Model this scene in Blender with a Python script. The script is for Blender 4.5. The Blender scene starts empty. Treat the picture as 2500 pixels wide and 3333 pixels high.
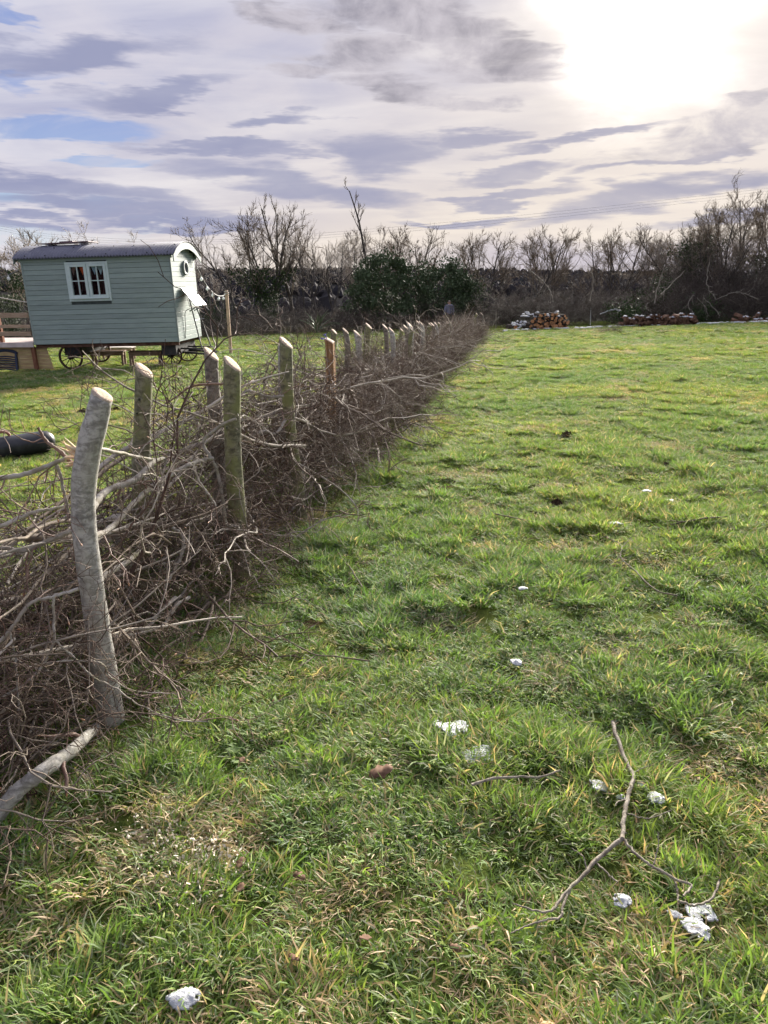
import bpy, math, random
import numpy as np
from mathutils import Vector, Matrix
PI = math.pi
R = math.radians
rng = np.random.default_rng(7)
random.seed(7)
scn = bpy.context.scene
COL = scn.collection

# ------------------------------------------------------------------ camera
F, CX, CY, HOR, H = 2351., 1250., 1666.5, 904., 1.65
PITCH = math.atan((CY - HOR) / F)
cp, sp = math.cos(PITCH), math.sin(PITCH)
cam = bpy.data.cameras.new('camera')
cam.sensor_fit = 'HORIZONTAL'; cam.sensor_width = 36; cam.lens = 36 * F / 2500
cam.clip_start = .05; cam.clip_end = 6000
camo = bpy.data.objects.new('camera', cam); COL.objects.link(camo)
camo.location = (0, 0, H); camo.rotation_euler = (PI / 2 - PITCH, 0, 0)
scn.camera = camo
scn.view_settings.view_transform = 'Standard'
scn.view_settings.look = 'None'
EXPO = 1.75
scn.view_settings.exposure = EXPO
scn.view_settings.gamma = 1
scn.cycles.max_bounces = 6; scn.cycles.diffuse_bounces = 4; scn.cycles.glossy_bounces = 2; scn.cycles.use_adaptive_sampling = True; scn.cycles.adaptive_threshold = .03
scn.cycles.transparent_max_bounces = 6
scn.cycles.use_denoising = True

# ------------------------------------------------------------------ sun and sky
SUN_AZ, SUN_EL = R(18), R(18)
SD = Vector((math.sin(SUN_AZ) * math.cos(SUN_EL), math.cos(SUN_AZ) * math.cos(SUN_EL), math.sin(SUN_EL)))
sun = bpy.data.lights.new('sun', 'SUN'); sun.energy = 4.6; sun.angle = R(20); sun.color = (1, .93, .82)
suno = bpy.data.objects.new('sun', sun); COL.objects.link(suno)
suno.rotation_euler = SD.to_track_quat('Z', 'Y').to_euler()

def ray(u, v):
    X = (u - CX) / F; Y = (CY - v) / F
    return np.array([X, cp + Y * sp, -sp + Y * cp])

class NG:
    """small helper to write node maths as expressions"""
    def __init__(s, nt): s.nt = nt
    def n(s, t, **k):
        x = s.nt.nodes.new(t)
        for a, b in k.items(): setattr(x, a, b)
        return x
    def link(s, a, b):
        if isinstance(a, (int, float)): b.default_value = a
        elif isinstance(a, (tuple, list)): b.default_value = tuple(a) + ((1,) if len(b.default_value) == 4 and len(a) == 3 else ())
        else: s.nt.links.new(a, b)
    def m(s, op, a, b=0., c=None, clamp=False):
        x = s.n('ShaderNodeMath', operation=op, use_clamp=clamp)
        s.link(a, x.inputs[0]); s.link(b, x.inputs[1])
        if c is not None: s.link(c, x.inputs[2])
        return x.outputs[0]
    def mix(s, f, a, b, mode='MIX'):
        x = s.n('ShaderNodeMix', data_type='RGBA', blend_type=mode)
        s.link(f, x.inputs[0]); s.link(a, x.inputs[6]); s.link(b, x.inputs[7])
        return x.outputs[2]
    def smooth(s, v, lo, hi):
        x = s.n('ShaderNodeMapRange', interpolation_type='SMOOTHSTEP')
        s.link(v, x.inputs[0]); s.link(lo, x.inputs[1]); s.link(hi, x.inputs[2])
        return x.outputs[0]
    def noise(s, vec, scale, detail=4, rough=.5, dist=0.):
        x = s.n('ShaderNodeTexNoise')
        if vec is not None: s.nt.links.new(vec, x.inputs['Vector'])
        x.inputs['Scale'].default_value = scale; x.inputs['Detail'].default_value = detail
        x.inputs['Roughness'].default_value = rough; x.inputs['Distortion'].default_value = dist
        return x.outputs['Fac']
    def comb(s, x, y, z=0.):
        c = s.n('ShaderNodeCombineXYZ')
        s.link(x, c.inputs[0]); s.link(y, c.inputs[1]); s.link(z, c.inputs[2])
        return c.outputs[0]

world = bpy.data.worlds.new('World'); scn.world = world; world.use_nodes = True
wt = world.node_tree; wt.nodes.clear(); g = NG(wt)
tc = g.n('ShaderNodeTexCoord'); sep = g.n('ShaderNodeSeparateXYZ')
nrm = g.n('ShaderNodeVectorMath', operation='NORMALIZE')
wt.links.new(tc.outputs['Generated'], nrm.inputs[0]); wt.links.new(nrm.outputs[0], sep.inputs[0])
dx, dy, dz = sep.outputs
sky = g.n('ShaderNodeTexSky', sky_type='NISHITA', sun_disc=False, sun_elevation=SUN_EL, sun_rotation=SUN_AZ)
az = g.m('ARCTAN2', dx, dy)
el = g.m('ARCSINE', dz)
elp = g.m('MAXIMUM', el, 0.)
# cloud-deck plane coordinates: streaks flatten towards the horizon
den = g.m('ADD', g.m('MAXIMUM', dz, 0.), .10)
px = g.m('DIVIDE', dx, den); py = g.m('DIVIDE', dy, den)
deck = g.comb(g.m('MULTIPLY_ADD', py, .25, g.m('MULTIPLY', px, .42)), g.m('MULTIPLY', py, 1.0))
fine = g.comb(g.m('MULTIPLY', az, 3.2), g.m('MULTIPLY', el, 9.), 0.)
n_st = g.noise(deck, 1.25, 6, .55, .6)
n_fi = g.noise(fine, 1.6, 7, .56, .5)
n_pu = g.noise(g.comb(g.m('MULTIPLY', az, 9.), g.m('MULTIPLY', el, 15.), 3.), 1.5, 6, .6, .3)
wa = g.m('MULTIPLY_ADD', g.m('SUBTRACT', g.noise(g.comb(az, g.m('MULTIPLY', el, 4.), 7.), 5, 5, .58), .5), .30, az)
we = g.m('MULTIPLY_ADD', g.m('SUBTRACT', g.noise(g.comb(g.m('MULTIPLY', az, .8), g.m('MULTIPLY', el, 5.), 17.), 6, 5, .58), .5), .085, el)

S = 2500 / 1659.
def azel(u, v):
    d = ray(u * S, v * S)
    return math.atan2(d[0], d[1]), math.atan2(d[2], math.hypot(d[0], d[1]))
def blob(u, v, ru, rv, rot=0., soft=.8):
    a0, e0 = azel(u, v)
    a1, _ = azel(u + ru, v); _, e1 = azel(u, v - rv)
    ra, re = abs(a1 - a0), abs(e1 - e0)
    A = g.m('SUBTRACT', wa, a0); E = g.m('SUBTRACT', we, e0)
    c, s_ = math.cos(R(rot)), math.sin(R(rot))
    X = g.m('DIVIDE', g.m('ADD', g.m('MULTIPLY', A, c), g.m('MULTIPLY', E, s_)), ra)
    Y = g.m('DIVIDE', g.m('SUBTRACT', g.m('MULTIPLY', E, c), g.m('MULTIPLY', A, s_)), re)
    r2 = g.m('ADD', g.m('MULTIPLY', X, X), g.m('MULTIPLY', Y, Y))
    return g.smooth(r2, 1.55, .15)
def union(bl):
    o = bl[0]
    for b in bl[1:]: o = g.m('MAXIMUM', o, b)
    return o
k = 1 / 2 ** EXPO
def C(r, gg, b, m=1.):
    l = lambda c: ((c / 255 + .055) / 1.055) ** 2.4 if c > 10 else c / 255 / 12.92
    return (l(r) * k * m, l(gg) * k * m, l(b) * k * m)
# angle to the veiled sun
dot = g.n('ShaderNodeVectorMath', operation='DOT_PRODUCT')
wt.links.new(nrm.outputs[0], dot.inputs[0]); dot.inputs[1].default_value = SD
ang = g.m('ARCCOSINE', g.m('MINIMUM', dot.outputs['Value'], .99999))
near = g.m('POWER', 2.718, g.m('MULTIPLY', ang, -1 / R(13)))
low = g.m('POWER', 2.718, g.m('MULTIPLY', elp, -1 / R(6.5)))
# light cloud deck
base = g.mix(g.smooth(n_st, .36, .68), C(169, 175, 209), C(224, 224, 237))
base = g.mix(g.m('MULTIPLY', g.smooth(n_fi, .38, .68), .45), base, C(228, 223, 232))
warm = g.m('MINIMUM', g.m('ADD', g.m('MULTIPLY', near, 1.0), g.m('MULTIPLY', g.m('MULTIPLY', low, 1.5), g.smooth(ang, R(62), R(12)))), 1.)
base = g.mix(g.m('MULTIPLY', warm, .70), base, C(253, 237, 214))
# blue gaps, mostly away from the sun
blue_b = union([blob(120, 270, 220, 34, 4), blob(120, 162, 120, 24, 14), blob(60, 435, 170, 22, -3), blob(240, 340, 110, 16, 4), blob(110, 508, 260, 26), blob(330, 485, 60, 7), blob(30, 30, 60, 30)])
gap_far = g.m('MULTIPLY', g.smooth(n_st, .40, .30), g.smooth(ang, R(45), R(70)))
gap = g.m('MAXIMUM', g.m('MULTIPLY', g.m('MULTIPLY', blue_b, 1.35, clamp=True), g.smooth(n_fi, .66, .42)), g.m('MULTIPLY', gap_far, .35))
skyc = g.n('ShaderNodeMix', data_type='RGBA', blend_type='MULTIPLY'); skyc.inputs[0].default_value = 1
wt.links.new(sky.outputs[0], skyc.inputs[6]); skyc.inputs[7].default_value = (.05, .05, .05, 1)
bluec = g.mix(.8, skyc.outputs[2], g.mix(g.smooth(elp, R(0), R(11)), C(176, 208, 236), C(88, 122, 200)))
col = g.mix(g.m('MULTIPLY', gap, .85), base, bluec)
# long grey-violet streaks and lens clouds
dk = union([blob(640, 398, 290, 34, -7, .6), blob(820, 330, 130, 44, -2, .35), blob(120, 405, 300, 26, -6, .8), blob(200, 452, 300, 20, -3),
            blob(590, 262, 90, 18), blob(1380, 432, 330, 30, 9, .7), blob(1130, 372, 170, 18, 5), blob(380, 478, 180, 12), blob(60, 478, 150, 12, 0),
            blob(980, 300, 110, 18, 3), blob(150, 120, 260, 40, 10, 1.), blob(1250, 300, 220, 14, 6), blob(1450, 350, 200, 14, 8), blob(1100, 420, 160, 12, 4), blob(500, 320, 200, 14, -3), blob(350, 200, 200, 20, 6), blob(1560, 470, 200, 14, 4), blob(1000, 470, 140, 10, 2)])
dkm = g.m('MULTIPLY', dk, g.m('MULTIPLY_ADD', n_fi, 1.3, .22), clamp=True)
far_dk = g.m('MULTIPLY', g.smooth(n_st, .55, .70), g.smooth(ang, R(38), R(60)))
dkm = g.m('MAXIMUM', dkm, g.m('MULTIPLY', far_dk, .25))
dcol = g.mix(g.m('MULTIPLY', near, .9), C(143, 150, 186), C(184, 177, 184))
col = g.mix(g.m('MULTIPLY', dkm, .85), col, dcol)
# broken cumulus under the deck
cu = union([blob(900, 50, 180, 60, -14, 1.), blob(770, 105, 140, 45, -8, 1.), blob(1080, 125, 170, 38, -4, 1.), blob(900, 190, 130, 34, -6, 1.), blob(690, 150, 80, 24, 0, 1.),
            blob(1560, 300, 240, 42, 10, 1.), blob(1600, 240, 120, 30, 12, 1.), blob(660, 25, 110, 26, 0, 1.), blob(1020, 225, 90, 20, 0, 1.)])
cum = g.m('MULTIPLY', cu, g.smooth(n_pu, .30, .52))
ccol = g.mix(g.smooth(n_pu, .45, .75), C(200, 195, 205), C(138, 136, 152))
ccol = g.mix(g.m('MULTIPLY', near, .35), ccol, C(214, 202, 194))
# the veiled sun: a white pool in the cloud
pool = g.m('MULTIPLY', g.m('POWER', 2.718, g.m('MULTIPLY', g.m('POWER', g.m('DIVIDE', g.m('MULTIPLY', ang, g.m('MULTIPLY_ADD', n_fi, -1.5, 1.75)), R(4.5)), 2.), -1.)), 2.6 * k)
halo = g.m('MULTIPLY', near, .13 * k)
glow = g.m('MULTIPLY', g.m('ADD', pool, halo), g.m('MULTIPLY_ADD', dkm, -.75, 1.))
gl = g.n('ShaderNodeMix', data_type='RGBA', blend_type='MULTIPLY'); gl.inputs[0].default_value = 1
wt.links.new(glow, gl.inputs[6]); gl.inputs[7].default_value = (1, .95, .87, 1)
col = g.mix(1., col, gl.outputs[2], 'ADD')
col = g.mix(g.m('MULTIPLY', cum, .88), col, ccol)
# a bank of low grey cloud on the right horizon
bank = g.m('MULTIPLY', g.smooth(g.m('ADD', el, g.m('MULTIPLY', g.m('SUBTRACT', n_pu, .5), .045)), R(3.0), R(1.6)), g.smooth(az, R(-3), R(12)))
col = g.mix(g.m('MULTIPLY', bank, .75), col, C(200, 194, 208))
col = g.mix(g.smooth(el, R(-1), R(-4)), col, C(70, 75, 60))
bg = g.n('ShaderNodeBackground'); wt.links.new(col, bg.inputs[0]); bg.inputs[1].default_value = 1.
wo = g.n('ShaderNodeOutputWorld'); wt.links.new(bg.outputs[0], wo.inputs[0])
world.cycles.sampling_method = 'MANUAL'; world.cycles.sample_map_resolution = 1024

# ------------------------------------------------------------------ terrain
def _h(ix, iy, s):
    v = np.sin(ix * 127.1 + iy * 311.7 + s * 74.7) * 43758.5453
    return v - np.floor(v)
def vn(x, y, s=0):
    x = np.asarray(x, float); y = np.asarray(y, float)
    ix, iy = np.floor(x), np.floor(y); fx, fy = x - ix, y - iy
    fx = fx * fx * (3 - 2 * fx); fy = fy * fy * (3 - 2 * fy)
    a, b, c, d = _h(ix, iy, s), _h(ix + 1, iy, s), _h(ix, iy + 1, s), _h(ix + 1, iy + 1, s)
    return (a * (1 - fx) + b * fx) * (1 - fy) + (c * (1 - fx) + d * fx) * fy
def fbm(x, y, s=0, o=3):
    t, a, n = 0, .5, 0
    for i in range(o):
        t = t + a * vn(x * 2 ** i, y * 2 ** i, s + i); n += a; a *= .5
    return t / n
YT = [-400, 0, 44, 52, 60, 120, 250, 380, 560, 760, 900, 2600]
ZT = [6, 0, -1.276, -1.75, -2.3, -6, -12, -11, -4, 2.6, 2.0, -25]
def macro(x, y):
    x = np.asarray(x, float); y = np.asarray(y, float)
    fade = np.clip((110 - y) / 60, 0, 1)
    w = np.clip((38 + .03 * 0 - y) / 1, 0, 1)
    return np.interp(y, YT, ZT) + .037 * np.clip(x, -40, 22) * fade + np.clip((y - 300) / 400, 0, 1) * 4 * (vn(x / 260, y / 400, 5) - .5)
def G(x, y):
    fd = np.clip((13 - np.asarray(y, float)) / 6, .0, 1)
    return macro(x, y) + .085 * (.45 + .55 * fd) * (fbm(np.asarray(x) * 1.1, np.asarray(y) * 1.1, 1) - .5) + .05 * fd * (fbm(np.asarray(x) * 4.2, np.asarray(y) * 4.2, 4) - .5)
def gp(u, v, lift=0.):
    """where the sight line through a point of the photograph meets the field"""
    d = ray(u, v); t = -H / (d[2] + .029 * d[1] - .037 * d[0]); p = d * t
    return np.array([p[0], p[1], float(G(p[0], p[1])) + lift])
def at(u, v, Y):
    d = ray(u, v); return np.array([0, 0, H]) + d * (Y / d[1])

# ------------------------------------------------------------------ materials
def newmat(name):
    m = bpy.data.materials.new(name); m.use_nodes = True
    nt = m.node_tree; b = nt.nodes['Principled BSDF']
    return m, NG(nt), b
def pm(name, c1, c2, scale=8, rough=.8, detail=4, bump=.0, stretch=(1, 1, 1), metal=0., lo=.35, hi=.65, bscale=None, c3=None, rnd=0.):
    m, g, b = newmat(name)
    tc = g.n('ShaderNodeTexCoord'); mp = g.n('ShaderNodeMapping'); mp.inputs['Scale'].default_value = stretch
    g.link(tc.outputs['Object'], mp.inputs[0])
    n = g.noise(mp.outputs[0], scale, detail, .6)
    c = g.mix(g.smooth(n, lo, hi), c1, c2)
    if c3:
        n3 = g.noise(mp.outputs[0], scale * .35, 3, .6)
        c = g.mix(g.m('MULTIPLY', g.smooth(n3, .5, .7), .8), c, c3)
    if rnd:
        oi = g.n('ShaderNodeObjectInfo')
        f = g.m('MULTIPLY_ADD', oi.outputs['Random'], 2 * rnd, 1 - rnd)
        c = g.mix(1., c, g.comb(f, f, f), 'MULTIPLY')
    g.link(c, b.inputs['Base Color']); b.inputs['Roughness'].default_value = rough; b.inputs['Metallic'].default_value = metal; b.inputs['Specular IOR Level'].default_value = .12 if rough >= .68 else .4
    if bump:
        bp = g.n('ShaderNodeBump'); bp.inputs['Strength'].default_value = bump; bp.inputs['Distance'].default_value = .02
        g.link(g.noise(mp.outputs[0], bscale or scale * 2, 5, .65), bp.inputs['Height']); g.link(bp.outputs[0], b.inputs['Normal'])
    return m
M = {}
def bark(name, pale, dark, tint, ts=.5):
    m, g, b = newmat(name)
    tc = g.n('ShaderNodeTexCoord'); o = tc.outputs['Object']
    mp = g.n('ShaderNodeMapping'); mp.inputs['Scale'].default_value = (7, 7, 26); g.link(o, mp.inputs[0])
    n1 = g.noise(o, 32, 6, .68, .5); n2 = g.noise(mp.outputs[0], 2.2, 5, .62, .6); n3 = g.noise(o, 8, 4, .6)
    mp4 = g.n('ShaderNodeMapping'); mp4.inputs['Scale'].default_value = (9, 9, 70); g.link(o, mp4.inputs[0])
    n4 = g.noise(mp4.outputs[0], 1.3, 3, .5)
    c = g.mix(g.smooth(n1, .38, .62), dark, pale)
    c = g.mix(g.m('MULTIPLY', g.smooth(n2, .50, .66), .75), c, tuple(x * .6 for x in dark))
    c = g.mix(g.m('MULTIPLY', g.smooth(n3, .42, .62), ts), c, tint)
    c = g.mix(g.m('MULTIPLY', g.smooth(n4, .66, .72), .7), c, tuple(min(1, x * 1.5) for x in pale))
    g.link(c, b.inputs['Base Color']); b.inputs['Roughness'].default_value = .75
    bp = g.n('ShaderNodeBump'); bp.inputs['Strength'].default_value = .5; bp.inputs['Distance'].default_value = .006
    g.link(g.m('ADD', n1, g.m('MULTIPLY', n2, .7)), bp.inputs['Height']); g.link(bp.outputs[0], b.inputs['Normal'])
    return m
M['bark_grey'] = bark('grey birch bark', (.52, .50, .46), (.25, .235, .21), (.36, .345, .27), .4)
M['bark_olive'] = bark('olive algae bark', (.25, .235, .15), (.105, .098, .055), (.19, .20, .065), .85)
M['bark_brown'] = bark('grey brown bark', (.25, .22, .18), (.11, .09, .075), (.19, .17, .12), .5)
M['cut_wood'] = pm('fresh sawn wood', (.52, .36, .24), (.78, .64, .50), 9, .8, 6, .8, (3, 9, 2), bscale=40, lo=.28, hi=.6)
M['old_post'] = pm('split brown post', (.25, .13, .06), (.40, .25, .13), 6, .8, 5, .8, (6, 6, .5), bscale=12)
M['splinter'] = pm('torn pale wood', (.70, .46, .28), (.80, .66, .45), 30, .7)
def twigmat(name, c_dark, c_mid, c_pale, src='INSTANCER'):
    m, g, b = newmat(name)
    if src == 'INSTANCER':
        a = g.n('ShaderNodeAttribute', attribute_type='INSTANCER', attribute_name='tint'); f = a.outputs['Fac']
    else:
        f = g.n('ShaderNodeObjectInfo').outputs['Random']
    tc = g.n('ShaderNodeTexCoord')
    n = g.noise(tc.outputs['Object'], 14, 4, .6)
    v = g.n('ShaderNodeAttribute', attribute_type='GEOMETRY', attribute_name='thin').outputs['Fac']
    c = g.mix(g.smooth(f, .0, .5), c_dark, c_mid)
    c = g.mix(g.smooth(f, .5, 1.), c, c_pale)
    c = g.mix(g.m('MULTIPLY', v, .7), c, c_dark)
    c = g.mix(1., c, g.mix(g.smooth(n, .3, .7), (.62, .62, .62), (1.25, 1.25, 1.22)), 'MULTIPLY')
    g.link(c, b.inputs['Base Color']); b.inputs['Roughness'].default_value = .7; b.inputs['Specular IOR Level'].default_value = .15
    return m
M['twig'] = twigmat('hedge twigs', (.092, .058, .044), (.215, .170, .130), (.50, .45, .385))
M['thicket'] = twigmat('thicket twigs', (.065, .05, .043), (.115, .095, .08), (.22, .20, .165))
M['branch'] = pm('laid branch bark', (.25, .215, .17), (.44, .41, .36), 16, .7, 5, .4, c3=(.24, .22, .12), rnd=.2)
M['twig_red'] = pm('thin red brown twig', (.16, .085, .06), (.26, .18, .14), 30, .6)
M['bud'] = pm('brown bud', (.34, .17, .09), (.42, .24, .13), 30, .6)
M['trunk'] = pm('dark winter trunk', (.045, .04, .036), (.10, .09, .078), 5, .9, 4)
M['tree_twig'] = pm('winter tree twigs', (.15, .12, .09), (.25, .20, .145), 1.5, .8, 3)
M['tree_twig_pale'] = pm('pale winter twigs', (.24, .205, .175), (.32, .28, .23), 1.5, .8, 3)
def leafmat(name, c1, c2, c3, transl=.25, rough=.45):
    m, g, b = newmat(name)
    oi = g.n('ShaderNodeTexCoord'); n = g.noise(oi.outputs['Object'], 2.6, 3, .6); n2 = g.noise(oi.outputs['Object'], 17, 2, .6)
    c = g.mix(g.smooth(n2, .3, .7), c1, c2); c = g.mix(g.m('MULTIPLY', g.smooth(n, .5, .7), .6), c, c3)
    g.link(c, b.inputs['Base Color']); b.inputs['Roughness'].default_value = rough; b.inputs['Specular IOR Level'].default_value = .2
    return m
M['holly'] = leafmat('holly leaves', (.050, .075, .036), (.085, .120, .058), (.13, .15, .09), rough=.65)
M['ivy'] = leafmat('ivy leaves', (.02, .04, .014), (.045, .075, .022), (.09, .11, .03), rough=.7)
M['spruce'] = leafmat('green cut boughs', (.03, .06, .022), (.06, .10, .03), (.10, .13, .04))
M['flax'] = leafmat('flax leaves', (.10, .14, .07), (.20, .25, .15), (.26, .29, .20), rough=.4)
M['snow'] = pm('old snow', (.46, .48, .51), (.60, .61, .64), 40, .6, 5, .6, bscale=90)
M['soil'] = pm('crumbly soil', (.045, .028, .018), (.085, .055, .036), 30, .95, 6, .8)
M['leaf_dead'] = pm('dead leaf', (.10, .055, .036), (.19, .115, .075), 30, .8)

# ------------------------------------------------------------------ mesh helpers
class MB:
    def __init__(s): s.V = []; s.Q = []; s.n = 0; s.A = []
    def add(s, V, faces, a=None):
        V = np.asarray(V, float)
        s.V.append(V)
        for f in faces: s.Q.append(tuple(int(i) + s.n for i in f))
        s.A.append(np.full(len(V), 0. if a is None else a)); s.n += len(V)
    def tube(s, P, rad, k=5, cap=False, a=None, squash=1.):
        P = np.asarray(P, float); n = len(P)
        rad = np.broadcast_to(np.asarray(rad, float), (n,))
        T = np.gradient(P, axis=0); T /= np.linalg.norm(T, axis=1)[:, None] + 1e-9
        m = T.mean(0); ref = np.eye(3)[np.argmin(np.abs(m))]
        N = np.cross(T, ref); N /= np.linalg.norm(N, axis=1)[:, None] + 1e-9
        B = np.cross(T, N)
        th = np.arange(k) * 2 * PI / k
        V = P[:, None] + rad[:, None, None] * (np.cos(th)[None, :, None] * N[:, None] + squash * np.sin(th)[None, :, None] * B[:, None])
        fs = []
        for i in range(n - 1):
            for j in range(k):
                j2 = (j + 1) % k
                fs.append((i * k + j, i * k + j2, (i + 1) * k + j2, (i + 1) * k + j))
        if cap:
            fs.append(tuple(range(k))); fs.append(tuple((n - 1) * k + j for j in reversed(range(k))))
        s.add(V.reshape(-1, 3), fs, a)
    def box(s, lo, hi):
        x0, y0, z0 = lo; x1, y1, z1 = hi
        s.add([(x0, y0, z0), (x1, y0, z0), (x1, y1, z0), (x0, y1, z0), (x0, y0, z1), (x1, y0, z1), (x1, y1, z1), (x0, y1, z1)],
              [(3, 2, 1, 0), (4, 5, 6, 7), (0, 1, 5, 4), (1, 2, 6, 5), (2, 3, 7, 6), (3, 0, 4, 7)])
    def bar(s, p, q, w, h, up=(0, 0, 1)):
        p = Vector(p); q = Vector(q); t = (q - p).normalized(); up = Vector(up)
        if abs(t.dot(up)) > .98: up = Vector((1, 0, 0))
        a = t.cross(up).normalized(); b = a.cross(t)
        V = [tuple(c + a * (sx * w / 2) + b * (sy * h / 2)) for c in (p, q) for sx, sy in ((-1, -1), (1, -1), (1, 1), (-1, 1))]
        s.add(V, [(0, 1, 2, 3), (7, 6, 5, 4), (0, 4, 5, 1), (1, 5, 6, 2), (2, 6, 7, 3), (3, 7, 4, 0)])
    def mesh(s, name, mat, smooth=True, attr=None):
        me = bpy.data.meshes.new(name)
        me.from_pydata(np.concatenate(s.V).tolist() if s.V else [], [], s.Q)
        if smooth: me.polygons.foreach_set('use_smooth', [True] * len(me.polygons))
        if attr:
            at_ = me.attributes.new(attr, 'FLOAT', 'POINT'); at_.data.foreach_set('value', np.concatenate(s.A))
        if mat: me.materials.append(M[mat] if isinstance(mat, str) else mat)
        return me
    def build(s, name, mat, parent=None, smooth=True, loc=None):
        return obj(name, s.mesh(name, mat, smooth), parent, loc)
def obj(name, me, parent=None, loc=None):
    o = bpy.data.objects.new(name, me); COL.objects.link(o)
    if parent is not None: o.parent = parent
    if loc is not None: o.location = loc
    return o
def bevel(o, w=.004, seg=1):
    b = o.modifiers.new('bevel', 'BEVEL'); b.width = w; b.segments = seg; b.limit_method = 'ANGLE'; return o
def tag(o, label, cat, group=None, kind=None):
    o['label'] = label; o['category'] = cat
    if group: o['group'] = group
    if kind: o['kind'] = kind
    return o
def thing(name, label, cat, loc=(0, 0, 0), group=None, rz=0.):
    o = bpy.data.objects.new(name, None); COL.objects.link(o); o.location = loc; o.rotation_euler = (0, 0, rz)
    o.empty_display_size = .1
    return tag(o, label, cat, group)
def unit(v): v = np.asarray(v, float); return v / (np.linalg.norm(v) + 1e-9)
def spline(P, n):
    """Catmull-Rom through the points"""
    P = np.asarray(P, float)
    if len(P) == 2: return P[0] + np.linspace(0, 1, n)[:, None] * (P[1] - P[0])
    Q = np.vstack([2 * P[0] - P[1], P, 2 * P[-1] - P[-2]]); out = []
    for t in np.linspace(0, len(P) - 1.0001, n):
        i = int(t); f = t - i; a, b, c, d = Q[i:i + 4]
        out.append(.5 * ((2 * b) + (c - a) * f + (2 * a - 5 * b + 4 * c - d) * f * f + (3 * b - a - 3 * c + d) * f ** 3))
    return np.array(out)

# ------------------------------------------------------------------ ground sheet
def ground_sheet():
    ys = np.concatenate([np.linspace(-30, -1, 16), np.linspace(-.5, 8, 170), 8 + (np.linspace(0, 1, 130) ** 1.7) * 52 + .06, np.geomspace(66, 2500, 50)])
    s = np.linspace(-1, 1, 241); s = np.sign(s) * np.abs(s) ** 1.15
    W = np.where(ys < 60, .75 * np.clip(ys, 0, None) + 4 + np.clip(-ys, 0, None) * .8, .95 * ys + 10)
    X = s[None] * W[:, None]; Y = np.repeat(ys[:, None], len(s), 1)
    Z = G(X, Y)
    V = np.stack([X, Y, Z], -1).reshape(-1, 3); nx = len(s)
    i, j = np.meshgrid(np.arange(len(ys) - 1), np.arange(nx - 1), indexing='ij'); a = (i * nx + j).ravel()
    Fc = np.stack([a, a + 1, a + nx + 1, a + nx], -1)
    me = bpy.data.meshes.new('ground'); me.from_pydata(V.tolist(), [], Fc.tolist())
    me.polygons.foreach_set('use_smooth', [True] * len(me.polygons))
    m, g, b = newmat('turf and soil'); geo = g.n('ShaderNodeNewGeometry'); p = geo.outputs['Position']
    n1 = g.noise(p, 3.5, 5, .6); n2 = g.noise(p, 26, 5, .65); n3 = g.noise(p, .35, 4, .55); n4 = g.noise(p, .02, 4, .6)
    c = g.mix(g.smooth(n2, .35, .65), (.050, .075, .018), (.095, .120, .030))
    c = g.mix(g.smooth(n1, .54, .66), c, (.075, .055, .034))
    c = g.mix(g.m('MULTIPLY', g.smooth(n3, .45, .6), .4), c, (.12, .125, .035))
    sy = g.n('ShaderNodeSeparateXYZ'); g.link(p, sy.inputs[0])
    fx = g.smooth(sy.outputs[1], 46, 54)
    fx2 = g.smooth(sy.outputs[1], 100, 180)
    c = g.mix(fx, c, g.mix(g.smooth(n3, .4, .6), (.035, .03, .022), (.06, .065, .03)))
    c = g.mix(fx2, c, g.mix(g.smooth(n4, .45, .58), (.035, .034, .034), (.05, .055, .04)))
    g.link(c, b.inputs['Base Color']); b.inputs['Roughness'].default_value = .95; b.inputs['Specular IOR Level'].default_value = .0
    bp = g.n('ShaderNodeBump'); bp.inputs['Strength'].default_value = .8; bp.inputs['Distance'].default_value = .02
    g.link(n2, bp.inputs['Height']); g.link(bp.outputs[0], b.inputs['Normal'])
    me.materials.append(m)
    o = obj('ground', me); o['kind'] = 'structure'; o['label'] = 'sloping rough green pasture running down to a wooded valley'; o['category'] = 'ground'
ground_sheet()

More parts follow.
